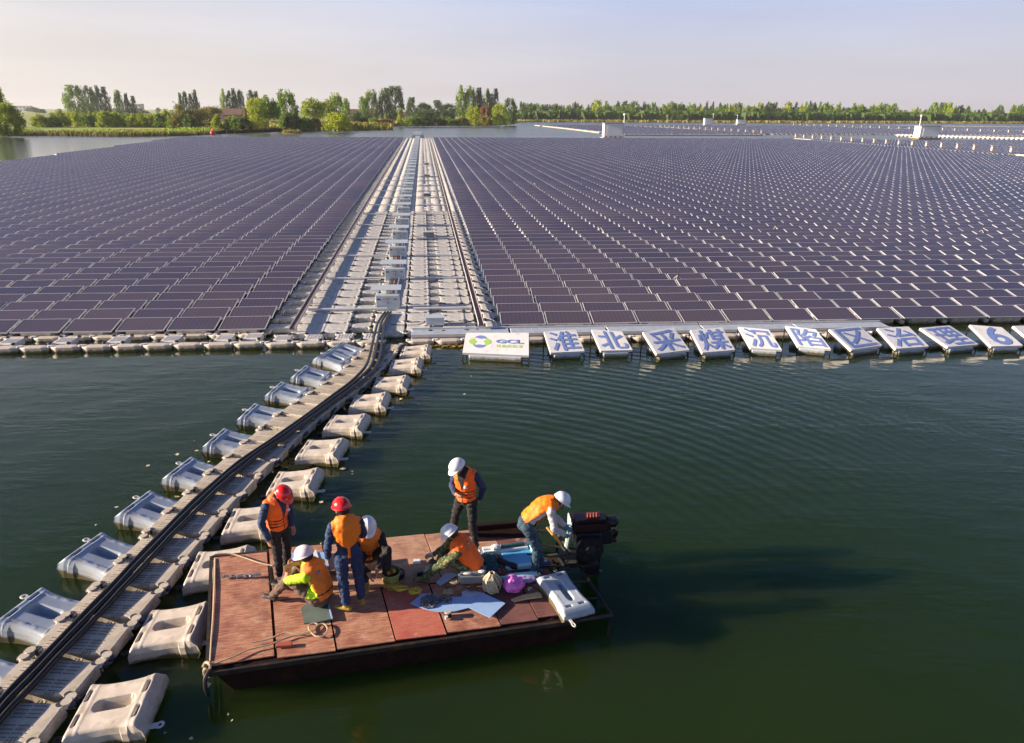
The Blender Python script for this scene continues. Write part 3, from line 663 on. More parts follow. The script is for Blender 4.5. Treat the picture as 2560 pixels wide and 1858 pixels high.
for k in range(7):
    place_plate('B',W(-1.25-k*1.76,-.74),PHI+R_(90),f"pale float plate between dark water openings, {ordn(k+1)} left of the walkway")
ofs=[(-.3,-.62,'B'),(.75,-.9,'B'),(1.8,-.86,'B'),(2.85,-.86,'B'),(3.8,-.86,'B')]
for k,(s,t,key) in enumerate(ofs): place_plate(key,W(s,t),PHI+R_(90),f"worn float plate on the walkway's front edge, {ordn(k+1)} from the left")
for k in range(4): put_lf(W(.75+k*1.02,-1.36),PHI,f"long float closing the walkway's front edge, {ordn(k+1)} from the left",'floats closing the walkway front')
# ---- right front edge behind the signs: two chains of long floats and a beam
ne=17
for k in range(ne):
    s=5.3+k*.985
    put_lf(W(s,-.08,.0),PHI,f"long grey float below the right front panels, {ordn(k+1)} from the walkway",'floats below the first right panel row')
    put_lf(W(s+.2,-1.30,-.02),PHI,f"long pale float behind the letter boards, {ordn(k+1)} from the walkway",'floats behind the letter boards')
for k in range(5):
    t=thing('edge_gangway',f"long flat grey gangway beam behind the letter boards, {ordn(k+1)} from the walkway",'gangway',W(6.9+k*3.5,-.68,0),(0,0,PHI),'gangway beams behind the letter boards')
    b=MB(); b.box((0,0,.16),(3.44,.66,.2)); b.build('deck_plate','float_blue_shade',t,bevel=.02)
    b=MB(); b.box((0,.37,.24),(3.44,.05,.14)); b.box((0,-.37,.24),(3.44,.05,.1)); b.build('edge_rail','alu',t)
# ---- cable trays
def tray(s,t0,t1,label):
    t=thing('cable_tray',label,'cable tray',(0,0,0))
    b=MB()
    for a,b_,w_,z,hh in ((s-.10,s-.085,0,.42,.08),(s+.085,s+.10,0,.42,.08)):
        q=[W(a,t0,z+hh),W(b_,t0,z+hh),W(b_,t1,z+hh),W(a,t1,z+hh)]; b.quadslab(q,hh+.02)
    b.quadslab([W(s-.10,t0,.405),W(s+.10,t0,.405),W(s+.10,t1,.405),W(s-.10,t1,.405)],.015)
    b.build('tray_channel','alu',t)
    c=MB()
    for dx,z in ((-.05,.43),(0,.44),(.05,.43)):
        c.tube([W(s+dx+.012*math.sin(k*1.7+dx*40),t0+(t1-t0)*k/60,z) for k in range(61)],.018,6)
    c.build('tray_cables','tray_in',t)
    l=MB(); k=t0+.3
    while k<t1: l.box(W(s,k,.31),(.24,.05,.2),rzc); k+=1.94
    l.build('tray_bracket','alu',t)
tray(1.05,-.6,NR*RP-1,'long metal cable tray along the left side of the walkway')
tray(7.66,-.5,NR*RP-1,'long metal cable tray along the right side of the walkway')
# cross trays
for k in range(12):
    t=2.35+k*5.5
    c=thing('cross_tray',f"flat cross tray spanning the walkway deck beside the {ordn(k+1)} cabinet from the front",'cable tray',group='cross trays on the walkway')
    b=MB(); b.quadslab([W(1.15,t,.34),W(4.2,t,.34),W(4.2,t+.16,.34),W(1.15,t+.16,.34)],.06); b.quadslab([W(5.2,t,.33),W(7.5,t,.33),W(7.5,t+.16,.33),W(5.2,t+.16,.33)],.06)
    b.build('tray_lid','alu',c)
# ---- inverter cabinets
cw=thing('inverter_cabinet','x0','cabinet',group='white electrical cabinets along the walkway')
def cabinet(t):
    b=MB(); b.box((0,0,.46),(.98,.42,.62)); b.build('cabinet_body','cabinet',t,bevel=.012)
    d=MB(); d.box((-.245,-.217,.46),(.46,.015,.56)); d.box((.245,-.217,.46),(.46,.015,.56)); dd=d.build('cabinet_door','cabinet',t,bevel=.004)
    k=MB(); k.box((.03,-.229,.45),(.02,.012,.12)); k.build('door_handle','steel_dark',dd)
    l=MB(); l.box((-.36,-.228,.60),(.15,.008,.055)); l.box((.34,-.228,.60),(.10,.008,.04)); l.build('warning_plate','black',t)
    l=MB(); l.box((-.02,-.228,.70),(.26,.008,.04)); l.build('name_plate','green_ink',t)
    l=MB(); l.box((-.04,-.228,.615),(.26,.006,.02)); l.build('caption_plate','red_helm',t)
    c=MB(); R3=Matrix.Rotation(R_(14),3,'X'); c.box((-.06,.20,1.02),(1.28,.50,.03),R3); c.build('sun_canopy','cabinet',t,bevel=.005)
    p=MB()
    for x in (-.44,.38):
        for y in (-.0,.36): p.cyl((x,y,.1),(x,y,.98+y*.24),.014,n=6)
    p.build('canopy_post','alu',t)
    p=MB(); p.box((0,.0,.12),(.9,.08,.08)); p.box((0,-.16,.12),(.9,.06,.08)); p.build('foot_rail','alu',t)
cabinet(cw); reg(cw)
cabs=[at(x*1.1288,y*1.1288,.2) for x,y in [(860,684),(876,621),(882,570),(887,533),(892,503),(895,476)]]
t0=4.1
cpos=[]
for k in range(34):
    if k<6: p=Vector((cabs[k].x,cabs[k].y,.1))
    else:
        b=cabs[5]; p=Vector((b.x,b.y,.1))+ec*5.45*(k-5)+er*0.006*(k-5)
    cpos.append(p)
for k,p in enumerate(cpos):
    o=cw if k==0 else copy_tree(cw)
    o.location=p; o.rotation_euler=(0,0,PHI); o.scale=(.93,.93,.9)
    tag(o,f"white electrical cabinet under a flat canopy on the walkway, {ordn(k+1)} from the front",'cabinet')
# cables strung between the cabinets
c=thing('spine_cables','bundle of black and brown cables running between the walkway cabinets','cables')
for q,(dx,mt) in enumerate([(-.16,'cable'),(-.10,'cable_grey'),(-.04,'cable'),(.03,'tray_in'),(.10,'cable'),(.17,'float_blue_shade'),(-.22,'cable')]):
    b=MB(); pts=[p+er*(dx+.02*math.sin(i*2.3+q*1.1))+Vector((0,0,.22)) for i,p in enumerate(cpos)]
    b.tube([v for i,v in enumerate(pts)],.022,6); b.build('cable',mt,c)
# grey junction boxes on the right deck
jb=None
for k,(x,y) in enumerate([(1088,812),(1072,592),(1068,492),(1068,443),(1067,413)]):
    p=at(x,y,.25)
    t=thing('junction_box',f"grey junction box on the right walkway deck, {ordn(k+1)} from the front",'box',p,(0,0,PHI),'grey junction boxes on the right deck')
    b=MB(); b.box((0,0,.17),(.66,.42,.26)); b.build('box_body','grey_box' if k else 'cabinet',t,bevel=.01)
    b=MB(); b.box((0,0,.312),(.70,.46,.03)); b.build('box_lid','cabinet',t,bevel=.006)
    b=MB(); b.tube([(-.3,-.1,.15),(-.6,-.15,.05),(-1.0,-.1,.03),(-1.6,.0,.03)],.014,6); b.tube([(.3,0,.15),(.6,.05,.04),(1.1,.1,.03),(1.7,.15,.2)],.014,6); b.build('lead_cable','cable',t)
# loose leads from the panels over the edge floats
for k in range(9):
    j=1+k*2
    for side,(s0,s1) in enumerate(((-.05,1.0),(8.3,7.72))):
        a=W(s0,j*RP+.55,.36); b_=W(s1,j*RP+.45,.45); md=(a+b_)/2; md.z=.26
        b=MB(); b.tube(spline([a,md,b_],8),.012,5); o=b.build('lead_cable','cable')
        tag(o,f"thin black lead from the {'right' if side else 'left'} panels to the tray, {ordn(k+1)} from the front",'cable','thin leads from panels to trays')
# whips on the right block
for k,(x,y0,y1) in enumerate([(1693,667,697),(1502,556,575),(1401,497,512),(1336,448,462),(1778,490,506),(1939,551,575),(2203,488,503),(2453,560,582)]):
    p=at(x,y1,.4); h=(y1-y0)/(F*.94/p.y)*1.05
    t=thing('mast',f"thin leaning mast with a tripod foot standing among the right panels, {ordn(k+1)} by nearness" if k else 'thin leaning mast with tripod foot, nearest among the right panels','mast',p-Vector((0,0,.12)),(0,0,k),'thin masts among the right panels')
    b=MB(); b.tube([(0,0,0),(.03,.0,h*.6),(.06,.01,h)],[.03,.024,.014],6); b.build('mast_pole','steel_dark',t)
    b=MB()
    for a in (0,2.1,4.2): b.tube([(0,0,h*.45),(.32*math.cos(a),.32*math.sin(a),.02)],.014,5)
    b.build('tripod_leg','alu',t)
# ================================================================== CAUSEWAY
cs=[at(x,y,.35) for x,y in [(-80, 1860), (0, 1772), (44, 1725), (137, 1627), (247, 1513), (315, 1441), (383, 1368), (453, 1296), (518, 1232), (582, 1176), (638, 1133), (701.8, 1090.7), (763.3, 1045.9), (836.0, 992.8), (891.9, 950.9), (925.4, 917.4), (937.7, 883.8), (945.0, 844.7), (953.4, 805.6), (970, 779)]]
c3=thing('cable_bundle','three thick black power cables running side by side up the causeway','cable')
path=spline(cs,5)
for q,(dx,dz) in enumerate(((-.112,0),(0,.01),(.112,0))):
    pts=[]
    for i,p in enumerate(path):
        d=(path[min(i+1,len(path)-1)]-path[max(i-1,0)]).normalized(); s=Vector((d.y,-d.x,0))
        spread=1+.45*max(0,math.sin((i-64)/9)) if i>64 else 1
        pts.append(p+s*dx*spread+Vector((0,0,dz-.02+.006*math.sin(i*.7+q*2))))
    b=MB(); b.tube(pts,.044,10); b.build('power_cable','cable',c3,smooth=True)
# treads: follow a centre line
cl=[at(x,y,.27) for x,y in [(-30,1858),(81,1725),(252,1541),(492,1275),(620,1150),(736,1046),(880,942),(948,876),(965,850)]]
for p in cl: p.z=0
cp=spline(cl,20)
def along(dist):
    a=0
    for i in range(len(cp)-1):
        l=(cp[i+1]-cp[i]).length
        if a+l>=dist: 
            d=(cp[i+1]-cp[i]).normalized(); return cp[i]+d*(dist-a),math.atan2(-d.x,d.y)
        a+=l
    d=(cp[-1]-cp[-2]).normalized(); return cp[-1]+d*(dist-a),math.atan2(-d.x,d.y)
T_=thing('causeway_plate','y0','walkway float',group='float plates of the causeway')
b=MB(); slab_tread(b,1.20,.675,.24,.27); b.build('plate','tread',T_,smooth=False)
def dashed():
    b=MB()
    for k in range(9):
        if k==4: continue
        y=-.25+k*.0625
        for x0,x1 in ((-.43,-.27),(-.24,-.06),(.0,.16),(.19,.36)): b.box(((x0+x1)/2,y,.272),(x1-x0,.010,.010))
    for x0 in (-.36,.26):
        for k in range(3): b.box((x0+k*.05-.06,.31,.272),(.012,.06,.010)); b.box((x0+k*.05-.06,-.31,.272),(.012,.06,.010))
    return b
dashed().build('tread_slot_shade','slot_shade',T_)
for sx in (-1,1):
    for sy in (-1,1):
        p=MB(); p.cyl((sx*.50,sy*.29,.20),(sx*.50,sy*.29,.278),.055,.05,12); p.build('pin_and_hole_shade','pin',T_)
        p=MB(); p.ell((sx*.61,sy*.33,.22),(.07,.06,.06),n=8,k=5); p.build('corner_bolt','pin',T_)
reg(T_)
nt_=21
for k in range(nt_):
    o=T_ if k==0 else copy_tree(T_)
    p,a=along(.35+k*.775); o.location=p+Vector((0,0,fr.uniform(-.015,.015)-.01)); o.rotation_euler=(fr.uniform(-.02,.02),fr.uniform(-.02,.025),a+fr.uniform(-.03,.03))
    tag(o,f"ribbed grey causeway plate under the black cables, {ordn(k+1)} from the bottom of the photo",'walkway float')
# outrigger float: concave plan, recessed slot, slanted outer end
def outrigger_mesh():
    nx,ny=44,36; L_=.86
    def hw(u): return .37+.055*abs(2*u-1)**2.2
    def top(u,v):
        z=.36+.028*abs(2*u-1)**4
        du=(u-.52)*L_; dv=v*hw(u)
        r=math.hypot(max(0,abs(du)-.15),dv)
        if r<.098: z-=.21*(1-max(0,(r-.06)/.038))
        for u0,hwd in ((.085,.016),(.925,.016)):
            for s_ in (-1,1):
                if abs(u-u0)*L_<hwd and .10<abs(dv)*1<.28 and dv*s_>0: z-=.05
        if abs(abs(dv)-.30)<.012 and .14<u<.86: z+=.012
        if abs(u-.15)<.012 or abs(u-.86)<.012: z+=.010
        e=1-abs(v)
        if e<.12: z-=.045*(1-e/.12)**2
        if u<.05: z-=.06*(1-u/.05)**2
        if u>.95: z-=.05*((u-.95)/.05)**2
        return z
    b=MB(); vs=[]
    for i in range(nx+1):
        for j in range(ny+1):
            u=i/nx; v=-1+2*j/ny
            xx=-L_/2+L_*u; vs.append((xx,v*hw(u),top(u,v)))
    fs=[((i)*(ny+1)+j,(i+1)*(ny+1)+j,(i+1)*(ny+1)+j+1,i*(ny+1)+j+1) for i in range(nx) for j in range(ny)]
    ring=[i*(ny+1) for i in range(nx+1)]+[nx*(ny+1)+j for j in range(1,ny+1)]+[i*(ny+1)+ny for i in range(nx-1,-1,-1)]+[j for j in range(ny-1,0,-1)]
    n=len(ring); prev=ring; k=len(vs)
    for st,(zz,off) in enumerate(((.22,.025),(.05,.03),(-.16,-.02))):
        cur=[]
        for q in ring:
            x,y,z=vs[q]; u=(x+L_/2)/L_
            ox=off if u>.97 else (-off if u<.03 else 0); oy=math.copysign(off,y) if abs(y)>hw(min(1,max(0,u)))*.98 else 0
            flare=(.035,.05,.02)[st] if u>.97 else 0
            bump=.018 if (abs(u-.82)<.05) and oy and st<2 else 0
            vs.append((x+ox+flare,y+oy+math.copysign(bump,y) if oy else y,zz)); cur.append(k); k+=1
        for q in range(n): fs.append((prev[q],cur[q],cur[(q+1)%n],prev[(q+1)%n]))
        prev=cur
    fs.append(tuple(prev)); fs=[tuple(reversed(f)) if i>=nx*ny and len(f)==4 and False else f for i,f in enumerate(fs)]
    b.add(vs,fs); return b
def make_outrigger(mt):
    t=thing('outrigger_float','z0'+mt,'float')
    ob=outrigger_mesh().build('float_body',mt,t,smooth=True)
    bm=bmesh.new(); bm.from_mesh(ob.data); bmesh.ops.recalc_face_normals(bm,faces=bm.faces); bm.to_mesh(ob.data); bm.free()
    for p_ in ob.data.polygons: p_.use_smooth=abs(p_.normal.z)>.45
    l=MB()
    def ear(x,y,z,a):
        ca,sa=math.cos(a),math.sin(a)
        l.box((x+.05*ca,y+.05*sa,z),(.12,.07,.03),a)
        l.tube([(x+.13*ca+.04*math.cos(k*math.pi/5),y+.13*sa+.04*math.sin(k*math.pi/5),z) for k in range(10)],.017,6,closed=True,caps=False)
    ear(.50,-.30,.10,0); 
    l.build('eye_lug','lug',t)
    l=MB(); ear(-.46,.26,.12,math.pi); l.build('coupling_lug','pin',t); l=MB(); ear(-.46,-.26,.12,math.pi); l.build('coupling_lug','pin',t)
    for y in (-.19,.19):
        for x in (-.355,.365): s=MB(); s.box((x,y,.333),(.018,.17,.012)); s.build('slot_shade','pin',t)  # dark bars paint the shade inside the end recesses
    return reg(t)
OR=make_outrigger('float'); OL=make_outrigger('float_blue_shade')
Rp=[(240,1552),(370,1377),(475,1242),(550,1142),(645,1057),(705,986),(760,929),(812,881),(860,841),(893,801),(915,771)]
for k,(x,y) in enumerate(Rp):
    o=OR if k==0 else copy_tree(OR); p=at(x*1.1288,y*1.1288,.3)
    o.location=(p.x+.07,p.y,.00); o.rotation_euler=Euler((fr.uniform(-.03,.03),-R_(5+fr.uniform(-1.5,1.5)),R_(6+fr.uniform(-3,3)-(6 if k>3 else 0))),'XYZ')
    o.scale=(1.04,1.12,.72)
    tag(o,f"tan grey outrigger float with oval recess right of the causeway, {ordn(k+1)} from the bottom",'float','outrigger floats on the right of the causeway')
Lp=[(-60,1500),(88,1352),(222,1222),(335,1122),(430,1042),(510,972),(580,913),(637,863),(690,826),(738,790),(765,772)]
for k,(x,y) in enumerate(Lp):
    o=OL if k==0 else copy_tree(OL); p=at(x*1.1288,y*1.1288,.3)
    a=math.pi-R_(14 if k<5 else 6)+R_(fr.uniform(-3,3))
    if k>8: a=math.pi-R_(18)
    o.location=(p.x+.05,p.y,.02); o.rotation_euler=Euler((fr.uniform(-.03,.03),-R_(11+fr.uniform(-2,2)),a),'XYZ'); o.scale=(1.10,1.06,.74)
    tag(o,f"shade-tinted grey outrigger float tilted outward left of the causeway, {ordn(k+1)} from the bottom",'float','outrigger floats on the left of the causeway')
# algae mats beside the right floats
def blob(name,c,r,label,mt,n=90,hh=.03,seed=0,cat='algae'):
    g=random.Random(seed); b=MB()
    for k in range(n):
        a=g.uniform(0,6.28); q=math.sqrt(g.random()); p=Vector((c[0]+r[0]*q*math.cos(a),c[1]+r[1]*q*math.sin(a),g.uniform(0,hh)))
        s=g.uniform(.02,.07); ang=g.uniform(0,3.14); v=[Vector((math.cos(ang+z)*s*g.uniform(.6,1.2),math.sin(ang+z)*s*g.uniform(.6,1.2),g.uniform(-.01,.02))) for z in (0,1.6,3.1,4.7)]
        b.add([p+x for x in v],[(0,1,2,3)])
    o=b.build(name,mt); tag(o,label,cat,kind='stuff'); return o
for k,(x,y,r1,r2) in enumerate([(1060,862,.5,.35),(1010,880,.3,.5),(965,935,.35,.4),(905,1010,.3,.3),(845,1080,.35,.3),(745,1160,.35,.3),(1130,862,.6,.3),(60,1850,.3,.2)]):
    p=at(x,y,.01); blob('algae_mat',(p.x,p.y),(r1,r2),f"brown algae floating beside the causeway, patch {ordn(k+1)} from the top",'moss',220,.03,k)
for k,(cx,cy,rx,ry) in enumerate([(-4.6,7.0,1.0,1.2),(-3.9,12.5,.9,2.2),(-2.2,19.5,1.2,2.2),(-7.6,14,.8,3.0)]): blob('floating_bits',(cx,cy),(rx,ry),f"scattered pale leaf bits floating on the water, {ordn(k+1)} patch",'bag',12,.004,40+k,'debris')
# ================================================================== LETTER BOARDS
def text_mesh(txt,off=.0):
    cu=bpy.data.curves.new('t','FONT'); cu.body=txt; cu.size=1; cu.offset=off; cu.resolution_u=3
    ob=bpy.data.objects.new('t',cu); C.objects.link(ob); bpy.context.view_layer.update()
    me=bpy.data.meshes.new_from_object(ob.evaluated_get(bpy.context.evaluated_depsgraph_get()))
    V=[v.co.copy() for v in me.vertices]; Fs=[tuple(p.vertices) for p in me.polygons]
    bpy.data.objects.remove(ob); bpy.data.curves.remove(cu); bpy.data.meshes.remove(me)
    return V,Fs
def text_on(q,txt,u0,u1,v0,v1,mt,parent,name,off=.03,lift=.008,th=.0):
    """q: TL,TR,BR,BL world/local corners; place text in unit rect"""
    V,Fs=text_mesh(txt,0)
    if not V: return
    x0=min(v.x for v in V);x1=max(v.x for v in V);y0=min(v.y for v in V);y1=max(v.y for v in V)
    TLc,TRc,BRc,BLc=[Vector(p) for p in q]; nrm=(TRc-BLc).cross(TLc-BLc).normalized()
    b=MB()
    for di,(du_,dv_) in enumerate([(0,0)]+([(off*.45*math.cos(q_*math.pi/4),off*.45*math.sin(q_*math.pi/4)) for q_ in range(8)] if off else [])):
     P=[]
     for v in V:
        u=u0+(v.x-x0)/(x1-x0)*(u1-u0)+du_; w_=v0+(v.y-y0)/(y1-y0)*(v1-v0)+dv_
        P.append(BLc.lerp(BRc,u).lerp(TLc.lerp(TRc,u),w_)+nrm*(lift+di*.0006))
     b.add(P,Fs)
    return b.build(name,mt,parent)
def local_q(q,o): 
    return [Vector(p)-o for p in q]
SG=[('淮',[(1360,829.5),(1439,823.5),(1461.5,878),(1377,882)]),('北',[(1478.5,824),(1555,829),(1581.5,875),(1502,877)]),('采',[(1607,830),(1684,819),(1723.6,874.6),(1641.5,885)]),('煤',[(1726,825),(1805.5,819),(1838,874.6),(1756,881.7)]),('沉',[(1845.7,817),(1922,824),(1955,874.6),(1876,870)]),('陷',[(1963.5,814.7),(2039.7,823.5),(2077.5,873),(1994.6,866)]),('区',[(2073,822.8),(2150,815.7),(2205,863),(2128.6,874.6)]),('治',[(2193,820),(2271.5,816.4),(2322.6,865.8),(2239.7,872)]),('理',[(2300,820),(2374,813.6),(2446,860.5),(2370,867.6)]),('6',[(2424,812),(2504,818),(2558,864),(2478,866)]),('0',[(2532.5,815),(2610,812),(2668,855),(2590,862)])]
def board(name,px,label,group,zb=.66,zf=.24,cat='sign'):
    def det(z):
        a,b_,c_,d_=at(*px[0],zb),at(*px[1],z),at(*px[2],zf),at(*px[3],zf); return (b_-d_).cross(c_-d_).dot(a-d_)
    a_,c_,d_=at(*px[0],zb),at(*px[2],zf),at(*px[3],zf); nn_=(c_-d_).cross(a_-d_); v_=at(*px[1],0)-Vector((0,0,H)); tt_=(d_-Vector((0,0,H))).dot(nn_)/v_.dot(nn_); zm=H+v_.z*tt_
    q=[at(*px[0],zb),Vector((0,0,H))+v_*tt_,at(*px[2],zf),at(*px[3],zf)]; c=(q[0]+q[1]+q[2]+q[3])/4; c.z=0
    t=thing(name,label,cat,c,group=group); q=local_q(q,c); th=.09
    b=MB(); b.quadslab([q[3],q[2],q[1],q[0]],th); b.build('board_panel','board',t)
    f=MB(); n=(q[1]-q[3]).cross(q[0]-q[3]).normalized()
    lo=[p-n*(th+.03) for p in q]
    for a,b_ in ((0,1),(1,2),(2,3),(3,0),(0,2)): f.tube([lo[a],lo[b_]],.02,5)
    for p in lo:
        z=Vector((p.x,p.y,-.15)); f.tube([p,z],.02,5)
    f.build('support_frame','steel_dark',t)
    fl=MB(); md=(q[2]+q[3])/2; up=(q[0]+q[1])/2; ax=(q[2]-q[3]); an=math.atan2(ax.y,ax.x)
    for k in (.14,.72): 
        cc=md.lerp(up,k); fl.box((cc.x,cc.y,.05),((q[2]-q[3]).length*.8,.30,.24),an)
    fl.build('board_float','float_blue_shade',t,bevel=.03)
    return t,q
for k,(ch,px) in enumerate(SG):
    t,q=board('letter_board',px,f"white tilted board lettered {ch} in blue, {ordn(k+1)} of the letter boards",'letter boards on the waterfront')
    text_on(q,ch,.10 if ch not in '60' else .24,.92 if ch not in '60' else .80,.07,.93,'blue_ink',t,'lettering',.032 if ch not in '60' else .06)
t,q=board('company_board',[(1165,832),(1322,832),(1322,889),(1156,882)],'wide white board with a green and blue emblem beside GCL lettering','',zb=.62,cat='sign')
if 'group' in t: del t['group']
text_on(q,'GCL',.50,.91,.50,.66,'blue_ink',t,'lettering',.022)
text_on(q,'协鑫新能源',.50,.90,.30,.44,'green_ink',t,'small_lettering',.0)
def onq(u,v,lift=.005):
    TLc,TRc,BRc,BLc=q; n=(TRc-BLc).cross(TLc-BLc).normalized()
    return BLc.lerp(BRc,u).lerp(TLc.lerp(TRc,u),v)+n*lift
def crescent(c,rx,ry,a0,a1,th,mt,name):
    b=MB(); n=18; P=[]
    for i in range(n+1):
        a=R_(a0+(a1-a0)*i/n); w_=th*math.sin(math.pi*(.08+.84*i/n))
        P.append(onq(c[0]+rx*math.cos(a),c[1]+ry*math.sin(a))); P.append(onq(c[0]+(rx*(1-w_))*math.cos(a),c[1]+ry*(1-w_)*math.sin(a)))
    b.add(P,[(2*i,2*i+1,2*i+3,2*i+2) for i in range(n)]); b.build(name,mt,t)
ce=(.245,.56)
crescent(ce,.125,.30,35,135,.55,'blue_ink','emblem'); crescent(ce,.125,.30,215,325,.55,'blue_ink','emblem')
crescent(ce,.175,.20,128,235,.75,'green_ink','emblem'); crescent(ce,.175,.20,-55,55,.75,'green_ink','emblem')
# ================================================================== FAR STRUCTURES ON THE WATER
def shed(px,py,wpx,hpx,polepx,side,label,mast=True):
    p=at(px,py,.3); mpp=p.y/(F*.94)*.985; w_=wpx*mpp; h=hpx*mpp
    t=thing('control_cabin',label,'cabin',(p.x,p.y,.3),(0,0,PHI))
    b=MB(); b.box((0,0,h*.52),(w_,w_*.55,h*.86)); b.build('wall','cabin',t)
    b=MB(); b.box((0,0,h*.98),(w_*1.05,w_*.62,h*.06)); b.build('roof','cabin_dark',t)
    b=MB(); b.box((w_*.05,-w_*.28,h*.5),(w_*.8,.06,h*.6)); b.build('shutter','cabin',t)
    b=MB(); b.box((0,0,-.05),(w_*1.2,w_*.8,.5)); b.build('raft','float',t)
    b=MB(); 
    for x in (-.4,-.15,.1,.4): b.box((x*w_,-w_*.29,h*.05),(.5,.4,.5))
    b.build('ballast_block','steel_dark',t)
    if mast:
        x=w_*.5*side*1.12; b=MB(); b.cyl((x,-w_*.2,0),(x,-w_*.2,polepx*mpp),.16,.1,8); b.ell((x,-w_*.2,polepx*mpp),(.4,.4,.35)); b.build('mast','white',t)
    return t
shed(1530.5,345,42,32,50,1,'white control cabin with a tall mast at the far edge of the main array')
shed(2313,346,44,27,48,-1,'white control cabin with mast at the channel edge on the far right')
shed(1769,314,18,16,24,1,'small distant white cabin with a mast before the poplar line')
shed(1851,312,18,11,20,-1,'lower distant white cabin, right of the other distant cabin')
def cabrow(pts,n,z,hpx,label,group,strip=True,lw=1.6):
    A=at(*pts[0],0);B=at(*pts[1],0)
    if strip:
        b=MB(); d=(B-A).normalized(); s=Vector((-d.y,d.x,0))*lw; zz=Vector((0,0,.4)); b.quadslab([A-s+zz,B-s+zz,B+s+zz,A+s+zz],.5); o=b.build('float_causeway','float'); tag(o,'pale float causeway under '+label,'causeway')
    pr=thing('distant_cabinet','q'+label,'cabinet',group=group)
    b=MB(); b.box((0,0,.75),(1.0,.5,.8)); b.build('cabinet_body','cabinet_warm',pr)
    b=MB(); b.box((0,.1,1.35),(1.2,.6,.06)); b.build('sun_canopy','cabinet_warm',pr)
    reg(pr)
    for k in range(n):
        o=pr if k==0 else copy_tree(pr); f=k/(n-1)
        # even spacing on the ground
        p=A.lerp(B,f); o.location=(p.x,p.y,.35); o.rotation_euler=(0,0,PHI)
        tag(o,f"{label}, {ordn(k+1)} from the far end",'cabinet')
cabrow([(1991,349.5),(2580,393.5)],19,0,8,'pale cabinet on the diagonal causeway at right','cabinets on the diagonal causeway',lw=.9)
cabrow([(1652,321),(1905,337.5)],18,0,6,'tiny pale cabinet on the walkway left of the channel','cabinets on the far left walkway',lw=.8)
cabrow([(1985,315.8),(2640,340)],26,0,6,'tiny pale cabinet on the farthest walkway','cabinets on the farthest walkway',lw=.8)
# pale float edges
def strip(pxs,w_,label,z=.4,mt='float'):
    P=[at(x,y,0) for x,y in pxs]; b=MB()
    for a,c in zip(P,P[1:]):
        d=(c-a).normalized(); s=Vector((-d.y,d.x,0))*w_; zz=Vector((0,0,z)); b.quadslab([a-s+zz,c-s+zz,c+s+zz,a+s+zz],.5)
    o=b.build('float_edge',mt); tag(o,label,'float edge')
strip([(1342,314.6),(1420,323),(1506,333.5)],1.3,'pale float strip edging the far solar block on its left')
strip([(1506,337.5),(1560,339),(1905,339.5)],.5,'pale float strip along the near side of the far block')
strip([(2240,340),(2700,343.5)],.8,'pale float strip across the channel behind the right cabin')
strip([(1760,315),(2200,315.2),(2700,321)],1.6,'pale hazy float strip before the far shore',.5)
# row of white drum floats near right cabin
A=at(2247,341,0);B=at(2700,354,0); pr=thing('drum_float','dd','float',group='white drum floats near the right cabin')
b=MB(); b.ell((0,0,.3),(.95,.6,.5),n=10,k=6); b.build('drum','white',pr,smooth=True); b=MB(); b.tube([(-1.5,0,.2),(1.5,0,.2)],.1,5); b.build('drum_rod','steel_dark',pr); reg(pr)
for k in range(40):
    o=pr if k==0 else copy_tree(pr); p=A.lerp(B,(k/39)); o.location=p; tag(o,f"white drum float in the string by the right cabin, {ordn(k+1)} from the left",'float')
# buoy, islet, end cabinet of the walkway
p=at(533,337,0); t=thing('buoy','small red buoy floating near the left bank','buoy',p)
b=MB(); b.ell((0,0,.45),(.9,.9,.8),n=12,k=8); b.build('float_ball','red_helm',t,smooth=True); b=MB(); b.cyl((0,0,1.0),(0,0,1.9),.35,.2,8); b.build('top_mark','orange',t)
p=at(240,340,0); t=thing('duck_house','tiny white marker float by the left reeds','float',p); b=MB(); b.ell((0,0,.3),(.9,.7,.7),n=10,k=6); b.build('marker_body','white',t,smooth=True)
t=thing('end_platform','small dark platform at the far end of the central walkway','platform',W(4.3,NR*RP+1.5)); b=MB(); b.box((0,0,.6),(3.0,3,.9)); b.build('deck','grey_box',t); b=MB(); b.box((0,0,1.5),(2.4,1.5,.8)); b.build('housing','cabinet',t)
